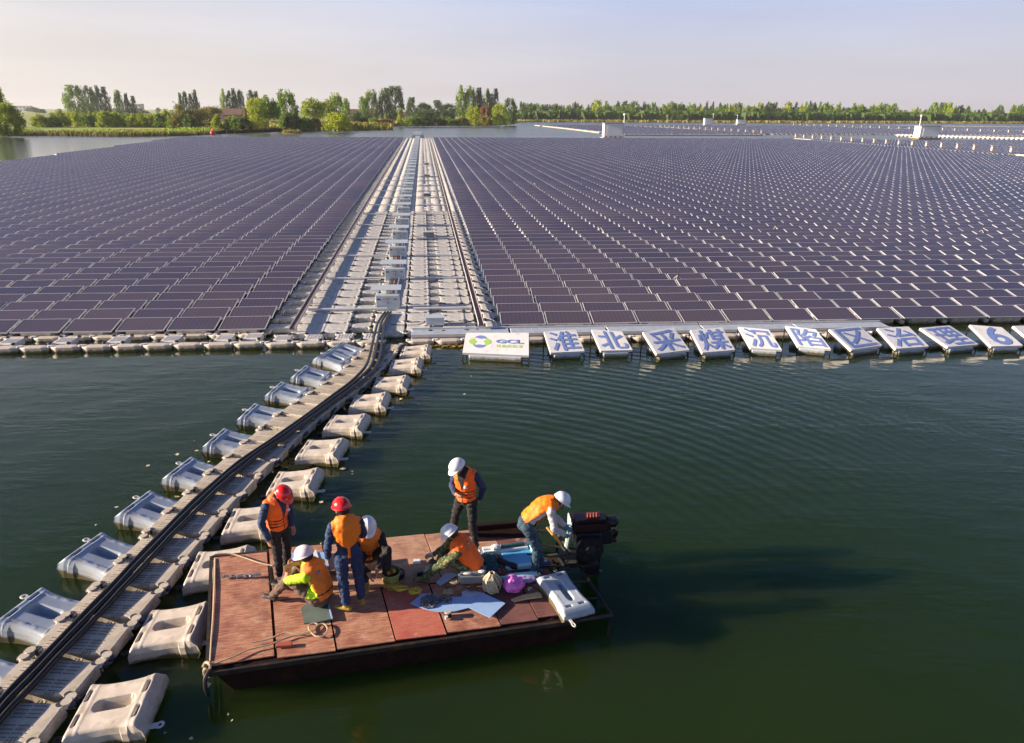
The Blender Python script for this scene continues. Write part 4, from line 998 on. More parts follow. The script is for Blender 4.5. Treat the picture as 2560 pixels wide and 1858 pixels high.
# ================================================================== VEGETATION
def crown_mesh(kind,n,leaf,seed):
    """leaf clumps spread through the crown volume, unit height 1 (0..1), unit width ~1"""
    g=np.random.default_rng(seed); cl=[]
    n=int(n*1.5); leaf*=1.15 if kind=='poplar' else 1.3; K={'poplar':70,'broad':70,'bush':46,'willow':70}[kind]
    for k in range(K):
        if kind=='poplar':
            z=g.uniform(.10,.98); r=.5*(math.sin(math.pi*min(1,(z*.86+.12)))**.55)*(1-.22*z)*g.uniform(.8,1.25); a=g.uniform(0,6.283); q=math.sqrt(g.uniform(0,1)); cl.append((r*q*math.cos(a),r*q*math.sin(a),z,.10,.13))
        elif kind=='broad':
            a=g.uniform(0,6.283); ph=g.uniform(-.75,1); q=g.uniform(.35,1)**.5; cz=.60+.37*ph*q; rr=.46*q*math.sqrt(max(0,1-ph*ph)); cl.append((rr*math.cos(a),rr*math.sin(a),cz,.13,.10))
        elif kind=='bush':
            a=g.uniform(0,6.283); ph=g.uniform(0,1); q=g.uniform(.3,1)**.5; cl.append((.48*q*math.sqrt(1-ph*ph)*math.cos(a),.48*q*math.sqrt(1-ph*ph)*math.sin(a),.08+.85*ph*q,.14,.16))
        else:
            a=g.uniform(0,6.283); z=g.uniform(.05,.97); r=.5*math.sqrt(max(0,1-((z-.42)/.6)**2)); q=g.uniform(.3,1)**.5; cl.append((r*q*math.cos(a),r*q*math.sin(a),z,.11,.14))
    cl=np.array(cl); w_=g.uniform(.4,1.6,K); w_/=w_.sum()
    idx=g.choice(K,n,p=w_); c=cl[idx]
    P=c[:,:3]+g.normal(0,.5,(n,3))*c[:,[3,3,4]]
    P[:,2]=np.clip(P[:,2],.03,1.04)
    a=g.normal(0,1,(n,3)); a/=np.linalg.norm(a,axis=1)[:,None]; b=g.normal(0,1,(n,3)); b=np.cross(a,b); b/=np.linalg.norm(b,axis=1)[:,None]
    s=leaf*g.uniform(.5,1.4,(n,1)); a*=s; b*=s*.8; a[:,2]*=.9
    V=np.stack([P-a,P-b*.8,P+a,P+b*.8],1).reshape(-1,3); Fc=np.arange(n*4).reshape(-1,4)
    return V,Fc
def tree_proto(kind,n,leaf,seed,lm,trunk=True):
    t=bpy.data.objects.new('tree_proto',None); C.objects.link(t)
    V,Fc=crown_mesh(kind,n,leaf,seed); o=sarr('crown',V,Fc,[lm],[0]*len(Fc)); o.parent=t
    if trunk:
        g=random.Random(seed); b=MB(); b.tube([(0,0,-.03),(.01,0,.2),(-.01,.01,.5),(.0,0,.85)],[.022,.017,.012,.004],6)
        for k in range(9):
            z=.15+k*.075; a=k*2.4; L_=.26*(1-z*.6); b.tube([(0,0,z),(L_*.5*math.cos(a),L_*.5*math.sin(a),z+.07),(L_*math.cos(a),L_*math.sin(a),z+.17)],[.009,.006,.002],4)
        b.build('trunk','bark',t)
    return reg(t)
TP={}
used_tp=set()
def TPget(kind,lm,var,n,leaf,trunk=True):
    k=(kind,lm,var,n)
    if k not in TP: TP[k]=tree_proto(kind,n,leaf,sum(ord(ch)*(i+3) for i,ch in enumerate(kind+lm))%997*7+var,lm,trunk)
    return k
tr=random.Random(21)
def plant(name,px,py,top,wpx,kind,lm,label,cat='tree',group=None,n=900,leaf=.035,var=0,z=.6,shared=False,dist=None):
    k=TPget(kind,lm,var,n,leaf,kind!='bush' or True)
    p=at(px,py,z) if dist is None else dist
    mpp=(p.y*.939+2.6)/F; h=(py-top)*mpp/.939*(.90 if kind!='bush' else 1); w_=wpx*mpp*(1.12 if kind=='poplar' else 1.02)
    o=TP[k] if k not in used_tp else copy_tree(TP[k]); used_tp.add(k)
    oldn=o.name; o.name=name; TREE[o.name]=TREE.get(oldn,[])
    if o is TP[k]: TREE[o.name]=list(o.children)
    o.location=(p.x,p.y,z-.1); o.scale=(w_,w_,h); o.rotation_euler=(0,0,tr.uniform(0,6.28))
    tag(o,label,cat,group,shared=shared); return o
# near-left tree pair
plant('poplar_tree',6,336,213,52,'poplar','leaf_lime','tall feathery tree at the left edge of the photo on the near bank',n=5200,leaf=.022,var=1)
plant('willow_tree',22,338.5,262,74,'willow','leaf_lime','lower spreading tree beneath the tall tree at the left edge',n=5200,leaf=.022,var=2)
plant('willow_tree',-60,338,250,70,'willow','leaf_mid','wide green tree just outside the left edge of the photo',n=2500,leaf=.025,var=3)
L4=[('poplar_tree',196,297,219,52,'willow','leaf_mid','broad bright green tree, left of the dark poplar clump'),
('poplar_tree',228,296,220,20,'poplar','leaf_dark','dark poplar just right of the broad bright tree'),
('poplar_tree',241,296,223,19,'poplar','leaf_mid','second dark poplar of the left clump'),
('poplar_tree',255,296,219,21,'poplar','leaf_dark','third dark poplar of the left clump'),
('poplar_tree',271,296,223,21,'poplar','leaf_dark','rightmost dark poplar of the left clump'),
('poplar_tree',303,296,230,24,'poplar','leaf_mid','lone green poplar left of a pair over the lime bushes'),
('poplar_tree',324,296,237,16,'poplar','leaf_dark','slender dark poplar beside the lone green poplar'),
('poplar_tree',340,296,244,16,'poplar','leaf_dark','shorter dark poplar before the pale distant building'),
('poplar_tree',458,300,237,14,'poplar','leaf_dark','leftmost of the poplars rising left of the brown house'),
('poplar_tree',470,300,233,14,'poplar','leaf_dark','second of the poplars rising left of the brown house'),
('poplar_tree',483,300,239,13,'poplar','leaf_dark','third of the poplars rising left of the brown house'),
('poplar_tree',495,300,230,17,'poplar','leaf_dark','tallest of the poplars rising left of the brown house'),
('poplar_tree',566,300,228,18,'poplar','leaf_mid','leftmost poplar behind the brown house'),
('poplar_tree',580,300,232,16,'poplar','leaf_dark','second poplar behind the brown house'),
('poplar_tree',592,300,227,18,'poplar','leaf_dark','third poplar behind the brown house'),
('poplar_tree',607,300,230,18,'poplar','leaf_dark','rightmost poplar behind the brown house'),
('poplar_tree',634,302,231,20,'poplar','leaf_dark','dark poplar behind the big round willow'),
('poplar_tree',647,302,234,18,'poplar','leaf_dark','second dark poplar behind the big round willow'),
('willow_tree',645,326,250,48,'willow','leaf_lime','yellow-green willow on the left flank of the round dark willow'),
('willow_tree',672,325,243,62,'broad','leaf_mid','big round dark willow on the bank right of the house'),
('broad_tree',722,322,230,50,'willow','leaf_mid','pointed green tree right of the big round willow'),
('broad_tree',785,316,247,56,'broad','leaf_lime','yellow-green round tree mid bank'),
('broad_tree',822,312,252,46,'broad','leaf_lime','second yellow-green round tree mid bank'),
('poplar_tree',843,310,237,36,'willow','leaf_mid','green tree topping the yellow-green round trees'),
('poplar_tree',868,306,250,22,'poplar','leaf_mid','small poplar left of the long brown roof'),
('poplar_tree',910,302,246,26,'willow','leaf_mid','bright tree behind the long brown roof'),
('poplar_tree',931,302,229,34,'willow','leaf_mid','tall bright tree behind the long brown roof'),
('poplar_tree',965,302,226,34,'willow','leaf_dark','left half of the dense dark tree pair'),
('poplar_tree',990,302,221,46,'willow','leaf_dark','right and taller half of the dense dark tree pair'),
('poplar_tree',1030,300,247,30,'poplar','leaf_dark','hazy poplar right of the dense dark tree pair'),
('broad_tree',1060,300,258,40,'broad','leaf_mid','low green tree in the middle of the far bank'),
('broad_tree',1095,300,254,34,'poplar','leaf_dark','dark tree left of the tall bank trees'),
('broad_tree',1125,300,260,44,'broad','leaf_mid','low tree at the foot of the tall bank trees'),
('poplar_tree',1155,304,220,26,'poplar','leaf_mid','leftmost of the tall trees near the blue roofed tower'),
('poplar_tree',1175,304,221,32,'willow','leaf_mid','second of the tall trees near the blue roofed tower'),
('poplar_tree',1199,304,226,24,'poplar','leaf_dark','third of the tall trees near the blue roofed tower'),
('poplar_tree',1220,304,228,20,'poplar','leaf_mid','green tree directly behind the blue roofed tower'),
('poplar_tree',1240,304,228,20,'poplar','leaf_dark','dark tree just right of the blue roofed tower'),
('broad_tree',1213,310,262,26,'broad','leaf_rust','reddish tree below the blue roofed tower'),
('willow_tree',1184,313,267,36,'willow','leaf_lime','lime willow on the shore left of the tower'),
('willow_tree',1250,313,261,36,'willow','leaf_lime','lime willow on the tip of the bank'),
('broad_tree',1276,311,250,32,'willow','leaf_dark','dark tree closing the tip of the bank'),
('willow_tree',1002,315,272,18,'poplar','leaf_lime','thin lime tree on the shore before the dense dark pair'),
('willow_tree',848,327,282,74,'bush','leaf_lime','big lime willow bush leaning over the water'),
('broad_tree',500,322,272,60,'bush','leaf_olive','olive thicket left of the brown house'),
('broad_tree',455,322,265,50,'bush','leaf_olive','tall olive shrub mass right of the pale distant building'),
('broad_tree',530,310,264,50,'broad','leaf_olive','olive tree just left of the brown house roof'),
('broad_tree',625,324,262,30,'bush','leaf_olive','olive shrub at the right end of the brown house')]
for i,(nm,px,py,top,wp,kd,lm,lb) in enumerate(L4):
    plant(nm,px,py,top,wp,kd,lm,lb,n=1500 if wp<30 else 2400,leaf=.034 if wp<30 else .026,var=i%3,group=None)
# bushes on the left bank
k=0
for x in [105,138,158,178,198,222,246,270,292,318,338,356,378,402,420]:
    k+=1; plant('bush',x,320-tr.uniform(0,3),281+tr.uniform(-2,7),tr.uniform(34,48),'bush',['leaf_lime','leaf_lime','leaf_mid','leaf_lime'][k%4],f"yellow-green bush in the hedge row of the left bank, {ordn(k)} from the left",'bush','bushes on the left bank',n=1500,leaf=.04,var=k%3)
k=0
for x,b,t_,w_,lm in [(440,322,285,38,'leaf_mid'),(475,324,288,36,'leaf_dark'),(545,326,292,30,'leaf_lime'),(585,326,287,44,'leaf_mid'),(612,327,290,34,'leaf_dark'),(735,324,284,50,'leaf_dark'),(765,324,290,44,'leaf_mid'),(790,322,296,34,'leaf_rust'),(905,316,292,36,'leaf_dark'),(935,315,294,40,'leaf_mid'),(965,315,297,34,'leaf_rust'),(1030,314,292,36,'leaf_mid'),(1060,314,290,40,'leaf_dark'),(1095,314,293,36,'leaf_dark'),(1125,314,294,36,'leaf_mid'),(1155,314,292,34,'leaf_olive'),(1215,314,289,34,'leaf_olive'),(1120,306,276,40,'leaf_dark'),(1080,304,276,40,'leaf_dark'),(1045,304,278,36,'leaf_dark'),(890,305,279,30,'leaf_dark'),(980,306,280,40,'leaf_dark')]:
    k+=1; plant('bush',x,b,t_,w_,'bush',lm,f"mixed green shrub along the middle of the far bank, {ordn(k)} from the left",'bush','shrubs along the middle bank',n=1100,leaf=.045,var=k%3)
# hazy trees on the plain, left
for k in range(34):
    x=tr.uniform(-40,180) if k<22 else tr.uniform(340,470); d=tr.uniform(900,1300); p=Vector(((x-1280)/F*d*1.0,d,.5)); 
    q=proj((p.x,p.y,.5)); plant('distant_tree',x,q[1],q[1]-tr.uniform(9,17),tr.uniform(12,22),'broad','leaf_dark','small hazy tree on the plain behind the left bank','tree','hazy trees on the plain',n=260,leaf=.075,var=k%2,dist=p,shared=True)
# poplar line on the right
k=0; x=1298
while x<2620:
    k+=1; row=k%2
    base=301 if x<1560 else 303.5
    base+= (x-1560)*.004*1.0
    top=base-41+tr.uniform(-8,9)
    if x<1400: top=base-44+tr.uniform(0,6)+ (x-1298)*.06
    if 2220<x<2300: top+=10
    if 2395<x<2470: top+=9
    if 2480<x<2500: top+=16
    if 1400<x<1480: top+=6
    lm=['leaf_dark','leaf_mid','leaf_mid','leaf_dark','leaf_lime','leaf_mid'][tr.randrange(6)] if x>1480 else tr.choice(['leaf_dark','leaf_dark','leaf_mid'])
    d=640+(60 if row else 0)+tr.uniform(-15,15)+(x-1300)*.06
    p=Vector(((x-1280)/F*d*.955,d,.6))
    q=proj((p.x,p.y,.6)); hp=q[1]-top
    big=tr.random()<.12
    plant('poplar_tree',q[0],q[1],q[1]-hp,tr.uniform(9,13) if not big else 22,'poplar' if not big else 'willow',lm,'slender poplar in the long line along the far right shore','tree','poplars along the far right shore',n=420,leaf=.055,var=tr.randrange(3),dist=p,shared=True)
    x+=tr.uniform(4.0,6.2)
# undergrowth / reeds as stuff
def tufts(name,pts,spread,n,h,w_,mt,label,cat='reeds'):
    g=np.random.default_rng(len(pts)+n); P=[]
    seg=np.array([[p.x,p.y] for p in pts]); 
    # weight by on-screen length
    pr=np.array([[*proj((p.x,p.y,.3))] for p in pts]); L_=np.hypot(*np.diff(pr,axis=0).T); L_/=L_.sum()
    i=g.choice(len(L_),n,p=L_); f=g.uniform(0,1,n)[:,None]; B=seg[i]*(1-f)+seg[i+1]*f
    d=seg[i+1]-seg[i]; nn=np.stack([-d[:,1],d[:,0]],1); nn/=np.linalg.norm(nn,axis=1)[:,None]
    B=B+nn*g.uniform(spread[0],spread[1],(n,1))
    a=g.uniform(-.9,.9,n); sc_=np.clip(np.hypot(B[:,0],B[:,1])/230,.5,2.2)
    ww=w_*g.uniform(.5,1.5,n)*sc_; hh=h*g.uniform(.5,1.3,n); dx=np.cos(a)*ww; dy=np.sin(a)*ww; lean=g.uniform(-.25,.25,(n,2))*hh[:,None]
    z0=np.zeros(n)-.1; gr=np.clip(g.uniform(0,.1,n),0,1)
    V=np.stack([np.stack([B[:,0]-dx,B[:,1]-dy,z0],1),np.stack([B[:,0]+dx,B[:,1]+dy,z0],1),np.stack([B[:,0]+dx*.5+lean[:,0],B[:,1]+dy*.5+lean[:,1],hh+.4],1),np.stack([B[:,0]-dx*.6+lean[:,0],B[:,1]-dy*.6+lean[:,1],hh+.2],1)],1).reshape(-1,3)
    o=sarr(name,V,np.arange(4*n).reshape(-1,4),[mt],[0]*n); tag(o,label,cat,kind='stuff')
SL=[p for p in shore if -90<(proj(p) or (9e9,0))[0]<1330]
tufts('reeds',SL,(-.4,3),6000,.9,.10,'reed','tan and green reeds fringing the left and middle bank')
tufts('shore_grass',SL,(1,20),12000,1.0,.3,'grass','low green grass and scrub behind the reeds of the bank','grass')
SL2=[p for p in shore if 640<(proj(p) or (9e9,0))[0]<1330]
tufts('scrub',SL2,(3,30),5000,2.2,.35,'leaf_olive','olive scrub covering the middle bank','scrub')
FR=[at(x,y) for x,y in [(1300,304.5),(1500,305.3),(1700,306.3),(2000,307.3),(2300,308),(2700,310)]]
tufts('reeds',FR,(0,30),4000,1.2,.4,'reed','brown reeds and scrub along the far right shore')
tufts('undergrowth',[Vector((p.x*1.04,p.y*1.03+4,0)) for p in FR],(0,60),12000,6.5,1.2,'leaf_dark','dark undergrowth beneath the far poplar line','undergrowth')
p=at(730,334.5,0); 
b=MB(); b.ell((p.x,p.y,-.1),(3.4,2.0,.5),n=20,k=5); o=b.build('islet','moss'); o['kind']='structure'
for q in range(1):
    g=[Vector((p.x-3,p.y,0)),Vector((p.x,p.y-.5,0)),Vector((p.x+3,p.y,0))]
    tufts('reeds',g,(-1.2,1.2),260,.9,.09,'reed','reeds on the small islet in the open water')
for k in range(26):
    x=10+k*23+tr.uniform(-6,6); pp=at(x,341.5 if x<420 else 339-(x-420)*.02,0); b=MB(); b.tube([(0,0,-.3),(tr.uniform(-.1,.1),0,1.2+tr.uniform(-.2,.3))],.045,5)
    o=b.build('bank_post','wood'); o.location=pp; tag(o,f"thin stake at the left waterline, {ordn(k+1)} from the left",'post','stakes along the left waterline')
# ---- buildings
def house(px,py,wpx,hpx,label,wallm='brick',roofm='roof',z=.6,rot=0,deep=.5,win=3,doorx=None):
    p=at(px,py,z); mpp=(p.y*.939+2.6)/F; w_=wpx*mpp; h=hpx*mpp
    t=thing('house',label,'house',(p.x,p.y,z-.2),(0,0,rot)); b=MB(); d=w_*deep
    b.box((0,0,h*.28),(w_,d,h*.56)); b.build('wall',wallm,t)
    r=MB(); e=.4; r.add([(-w_/2-e,-d/2-e,h*.56),(w_/2+e,-d/2-e,h*.56),(w_/2+e,d/2+e,h*.56),(-w_/2-e,d/2+e,h*.56),(-w_/2-e,0,h),(w_/2+e,0,h)],[(0,1,5,4),(2,3,4,5),(0,4,3),(1,2,5),(0,3,2,1)]); r.build('roof',roofm,t)
    for k in range(win):
        x=-w_*.36+w_*.72*k/max(1,win-1); f=MB(); f.box((x,-d/2-.03,h*.30),(w_*.11,.08,h*.24)); wf=f.build('window','white',t); g=MB(); g.box((x,-d/2-.08,h*.30),(w_*.085,.04,h*.18)); g.build('pane','window',wf)
    f=MB(); f.box((w_*.18,-d/2-.03,h*.2),(w_*.09,.08,h*.40)); f.build('door','brick',t)
    return t
house(580,306,58,33,'brown-roofed brick house among the trees of the left bank')
house(905,300,76,26,'long low brown-roofed house in the middle of the far bank','brick','roof',deep=.25,win=5)
house(1000,297,50,16,'low reddish building behind the middle bank shrubs','brick','roof',deep=.25,win=4)
# tower with a blue roof
p=at(1228,304,.6); mpp=(p.y*.939+2.6)/F; t=thing('tower','narrow brown tower with a blue flat-hipped roof behind reddish trees','tower',p)
b=MB(); b.box((0,0,28*mpp),(11*mpp,11*mpp,56*mpp)); b.build('shaft','bark',t)
b=MB(); b.box((0,0,58*mpp),(16*mpp,14*mpp,3*mpp)); b.build('gallery','pale_wall',t)
b=MB(); b.cyl((0,0,59.5*mpp),(0,0,65*mpp),10*mpp,2*mpp,4); b.build('roof','roof_blue',t)
b=MB(); b.box((0,-5.6*mpp,50*mpp),(5*mpp,.1,5*mpp)); b.build('window','window',t)
# pale far buildings on the plain
def slab_building(px,w_px,toppx,d,label,floors=4,bays=12):
    x=(px-1280)/F*d; q=proj((x,d,.5)); mpp=(d*.939+2.6)/F; h=(q[1]-toppx)*mpp; w_=w_px*mpp
    t=thing('apartment_block',label,'building',(x,d,.3)); b=MB(); b.box((0,0,h/2),(w_,12,h)); b.build('wall','pale_wall',t)
    b=MB(); b.box((0,0,h+.3),(w_+1,13,.8)); b.build('roof','pale_wall',t)
    for f in range(floors):
        for k in range(bays):
            b=MB(); b.box((-w_/2+w_*(k+.5)/bays,-6.05,h*(f+.55)/floors),(w_/bays*.5,.2,h/floors*.45)); b.build('window','window',t)
slab_building(380,62,262,1250,'long pale apartment block on the left horizon',3,9)
slab_building(300,44,264,1500,'small pale block left of the long apartment block',3,6)
slab_building(110,80,266,1900,'very faint long building on the far left horizon',2,9)
# ---- haze
b=MB(); b.box((0,1180,16.5),(5200,2780,35)); hz=b.build('haze','white'); hz['kind']='stuff'; hz['label']='thin even evening haze over the pond and plain'; hz['category']='haze'
hm=bpy.data.materials.new('haze_air'); hm.use_nodes=True; t=hm.node_tree; t.nodes.remove(t.nodes['Principled BSDF']); pv=t.nodes.new('ShaderNodeVolumePrincipled')
pv.inputs['Color'].default_value=(.86,.88,.95,1); pv.inputs['Density'].default_value=.00013; pv.inputs['Anisotropy'].default_value=.3
t.links.new(pv.outputs[0],t.nodes['Material Output'].inputs['Volume']); hz.data.materials.clear(); hz.data.materials.append(hm)
HAZE=hz
# ================================================================== BARGE
DZ=.50
TLb,BLb=at(534,1386,DZ),at(525,1668,DZ); NRb,FRb=at(1531,1525,DZ),at(1385,1306,DZ)
def bp(u,v,z=DZ):   # u along the boat 0 bow(left)..1 stern, v 0 near .. 1 far
    a=BLb.lerp(NRb,u); c=TLb.lerp(FRb,u); p=a.lerp(c,v); p.z=z; return p
bc=bp(.5,.5,0); rb=math.atan2((NRb-BLb).y,(NRb-BLb).x)
bg_=thing('work_barge','flat rust-red steel barge floating beside the causeway','boat',bc,(0,0,0))
def L(p): return Vector(p)-bc
b=MB(); uE=.905
top=[L(bp(0.0,0,.44)),L(bp(uE,0,.44)),L(bp(uE,1,.44)),L(bp(0.0,1,.44))]
bot=[L(bp(.07,.03,-.25)),L(bp(uE,.03,-.25)),L(bp(uE,.97,-.25)),L(bp(.07,.97,-.25))]
b.add(top+bot,[(0,1,2,3),(7,6,5,4),(0,4,5,1),(1,5,6,2),(2,6,7,3),(3,7,4,0)]); b.build('hull','hull',bg_)
b=MB()
def rail(a,c,w_=.05,h=.06,z=.445):
    d=(c-a).normalized(); s=Vector((-d.y,d.x,0))*w_/2; zz=Vector((0,0,h)); b.quadslab([a-s+zz,c-s+zz,c+s+zz,a+s+zz],h+.02)
for v0 in (-.012,1.012): rail(L(bp(-.005,v0,.40)),L(bp(uE,v0,.40)),.045,.05)
rail(L(bp(-.008,-.012,.40)),L(bp(-.008,1.012,.40)),.045,.05)
b.build('gunwale','steel_dark',bg_)
b=MB()
for u in (.105,.26,.40,.55,.7,.84): b.box((L(bp(u,.5,.43))),(.06,2.5,.05),math.atan2((bp(u,1)-bp(u,0)).y,(bp(u,1)-bp(u,0)).x)-math.pi/2)
b.build('deck_beam','steel_dark',bg_)
b=MB()
for pa,pc in ((bp(uE,-.01,.42),bp(1,0,.40)),(bp(uE,1.01,.42),bp(1,.93,.40)),(bp(1,0,.40),bp(1,.93,.40)),(bp(uE+.002,0,.42),bp(uE+.002,1,.42))): b.tube([L(pa),L(pc)],.03,6)
for v in (.18,.36,.54,.70): b.tube([L(bp(uE,v,.42)),L(bp(1,v*.95,.40))],.016,6)
b.tube([L(bp(1,0,.40)),L(bp(.995,.02,-.1))],.025,6); b.tube([L(bp(1,.9,.40)),L(bp(.99,.88,-.1))],.025,6)
b.build('stern_frame','steel_dark',bg_)
b=MB(); 
q=[L(bp(.735,.985,.60)),L(bp(.93,.985,.58)),L(bp(.93,1.02,.58)),L(bp(.735,1.02,.60))]; b.quadslab(q,.16)
q=[L(bp(.735,.86,.47)),L(bp(.90,.86,.47)),L(bp(.90,.985,.50)),L(bp(.735,.985,.50))]; b.quadslab(q,.03)
b.build('side_coaming','hull',bg_)
b=MB(); b.tube(spline([L(bp(0,.0,.46)),L(bp(-.012,-.03,.40)),L(bp(-.015,-.04,.25)),L(bp(-.012,-.03,.1))],5),[.028]*16,8)
b.build('bow_post','steel_dark',bg_)
# plywood sheets
sheets=[((0,.145),(.02,.985),'ply1','wide weathered plywood sheet at the bow end'),((.152,.288),(.005,.47),'ply1','weathered plywood sheet under the seated lime shirt man'),((.152,.30),(.475,1.0),'ply1','plywood sheet beneath the leftmost standing man'),
((.292,.432),(.01,.48),'ply1','plywood sheet at the near edge right of the looped rope'),((.303,.46),(.485,1.0),'ply2','pinkish plywood sheet behind the crouching man'),((.436,.56),(.012,.47),'ply3','bright red plywood sheet at the near edge'),((.463,.60),(.475,1.02),'ply2','light plywood sheet left of the man at the far edge'),
((.565,.70),(.015,.45),'ply1','plywood sheet under the blue square sheets'),((.603,.735),(.45,1.01),'ply2','light plywood sheet under the man at the far edge'),((.703,.80),(.02,.44),'ply4','dark plywood sheet near the spare float'),((.737,.80),(.445,.85),'ply2','plywood strip left of the bending man'),((.803,.90),(.03,.62),'ply4','dark plywood sheet under the spare float'),((.803,.90),(.63,.86),'ply4','dark plywood piece under the bending man')]
sr=random.Random(8)
for k,((u0,u1),(v0,v1),mt,lb) in enumerate(sheets):
    z=.478+.006*(k%3); dz=sr.uniform(-.003,.006)
    q=[bp(u0,v0,z),bp(u1,v0+sr.uniform(-.01,.01),z+dz),bp(u1,v1,z),bp(u0,v1+sr.uniform(-.012,.012),z+dz)]; c=sum(q,Vector())/4; ang=rb
    o=None; b=MB(); T=Matrix.Rotation(-ang,4,'Z')@Matrix.Translation(-c); b.quadslab([T@p for p in q],.018)
    o=b.build('plywood_sheet',mt); o.location=c; o.rotation_euler=(0,0,ang); tag(o,lb,'plywood sheet')
# ================================================================== OUTBOARD ENGINE
ep=at(1462,1400,.42); ez=thing('outboard_engine','dark diesel outboard engine with maroon tank on the barge stern','engine',(ep.x,ep.y,.0),(0,0,R_(6)))
b=MB(); b.box((.05,.05,1.13),(.62,.36,.24)); b.box((-.23,.0,1.16),(.12,.34,.30)); bo=b.build('fuel_tank','maroon',ez,bevel=.05,seg=2)
b=MB(); b.box((-.285,0,1.15),(.03,.30,.26)); b.build('tank_bracket','teal_metal',ez,bevel=.02)
b=MB(); b.cyl((.34,.03,1.14),(.50,.03,1.14),.10,.10,14); b.cyl((.50,.03,1.14),(.54,.03,1.14),.085,.06,14); b.build('air_filter','engine',ez,smooth=False)
b=MB(); b.box((.02,.03,.86),(.44,.38,.34)); b.box((.30,.03,.90),(.28,.26,.28)); b.box((.02,.0,.62),(.30,.30,.22)); b.build('engine_block','engine',ez,bevel=.03)
b=MB(); b.cyl((.02,-.20,.80),(.02,-.27,.80),.23,.23,24); fly=b.build('flywheel','engine',ez)
b=MB(); b.cyl((.02,-.272,.80),(.02,-.30,.80),.09,.07,16); 
for k in range(6): a=k*1.047; b.box((.02+.15*math.cos(a),-.275,.80+.15*math.sin(a)),(.05,.012,.05))
b.build('hub','steel_dark',fly)
b=MB(); b.tube(spline([(.36,.1,.86),(.50,.08,.80),(.52,.0,.95),(.47,-.05,1.0)],6),.035,8); b.cyl((.36,.1,.74),(.54,.1,.76),.07,.07,12); b.build('exhaust_muffler','steel_dark',ez)
b=MB(); b.tube([(-.28,0,1.02),(-.31,.0,.80),(-.33,.02,.62)],.045,8); b.build('water_pipe','teal_metal',ez)
b=MB(); 
for x in (.0,.05,.1,.15): b.tube([(x,-.05,1.27),(x+.02,.05,1.29),(x+.05,.12,1.26)],.012,5)
b.box((.12,.05,1.265),(.20,.10,.03)); b.build('rusty_cap','redwood',ez)
b=MB(); b.cyl((.05,.1,.55),(.22,.16,.05),.10,.08,12); b.box((.14,.13,.30),(.26,.22,.42)); b.cyl((.2,.15,.1),(.75,.45,-.35),.04,.035,8); b.build('drive_leg','engine',ez)
b=MB(); b.tube([(-.15,.05,.62),(-.55,.10,.66),(-.95,.16,.72)],.022,8); b.tube([(-.15,-.08,.62),(-.6,-.06,.56),(-1.0,-.02,.62)],.018,8); b.build('tiller_arm','steel_dark',ez)
b=MB(); b.box((-.05,.0,.45),(.5,.42,.05)); b.box((-.28,-.05,.50),(.3,.3,.05)); b.build('mounting_plate','steel_dark',ez)
b=MB(); g=random.Random(4)
for k in range(16): b.box((-.35+g.uniform(-.25,.3),-.12+g.uniform(-.2,.12),.50+g.uniform(0,.05)),(.05,.035,.035),g.uniform(0,3))
b.build('linkage','steel_dark',ez)
# ================================================================== THINGS ON THE DECK
Z=DZ+.004
def obj_at(name,px,py,label,cat,rz=0,z=Z,group=None):
    p=at(px,py,z); return thing(name,label,cat,(p.x,p.y,z),(0,0,rz),group)
def sheet(name,px4,label,mt,cat,z=Z,th=.006,zz=None):
    q=[at(x,y,(zz[i] if zz else z)) for i,(x,y) in enumerate(px4)]; c=sum(q,Vector())/len(q); c.z=z
    b=MB(); P=[v-c for v in q]; n=len(P); 
    area=sum(P[i].x*P[(i+1)%n].y-P[(i+1)%n].x*P[i].y for i in range(n))
    if area<0: P=P[::-1]
    b.add(P+[p-Vector((0,0,th)) for p in P],[tuple(range(n)),tuple(range(2*n-1,n-1,-1))]+[(i,n+i,n+(i+1)%n,(i+1)%n) for i in range(n)])
    o=b.build(name,mt); o.location=c; tag(o,label,cat); return o
def px6(x,y): return 960+x/5.67,1360+y/5.67
# torn curved sheet with bolts
cur=[px6(*p) for p in [(372,842),(440,790),(530,705),(640,700),(760,745),(1000,748),(1260,745),(1390,700),(1330,860),(1200,905),(1000,955),(800,965),(620,935),(480,890)]]
sheet('curved_sheet',cur,'curved pale blue sheet with heaped bolts lying on the deck','blue_sheet','sheet',z=Z+.012)
bt=[px6(*p) for p in [(1100,680),(1205,635),(1400,700),(1330,770),(1110,745)]]
sheet('paper_sheet',bt,'lilac-grey sheet under the square blue sheet','blue_sheet2','sheet',z=Z+.006)
sheet('square_sheet',[px6(*p) for p in [(1400,690),(1720,840),(1500,1045),(1205,905)]],'square pale blue sheet at the near edge of the boat','blue_sheet','sheet',z=Z+.024)
sheet('small_sheet',[px6(*p) for p in [(870,410),(985,408),(1040,440),(800,590),(735,545)]],'small grey-blue sheet by the seated man in camouflage','blue_sheet2','sheet',z=Z+.008)
sheet('note_sheet',[px6(*p) for p in [(420,212),(512,212),(518,275),(410,272)]],'tiny pale paper under the reaching hand of the camouflage man','foam_white','paper',z=Z+.006)
def px3(x,y): return 620+x/4.116,1160+y/4.116
sheet('blue_panel',[px3(*p) for p in [(440,915),(820,905),(830,1060),(640,1130),(480,1090)]],'large light blue panel sheet behind the seated lime shirt man','blue_sheet','sheet',z=Z+.015,th=.012)
sheet('foam_sheet',[px3(*p) for p in [(640,890),(700,885),(735,990),(690,1010)]],'narrow white panel lying over the large blue panel','foam_white','sheet',z=Z+.03)
sheet('papers',[px3(*p) for p in [(410,1090),(470,1065),(478,1130),(400,1150)]],'small white-framed paper by the leftmost man\'s boots','foam_white','paper',z=Z+.01)
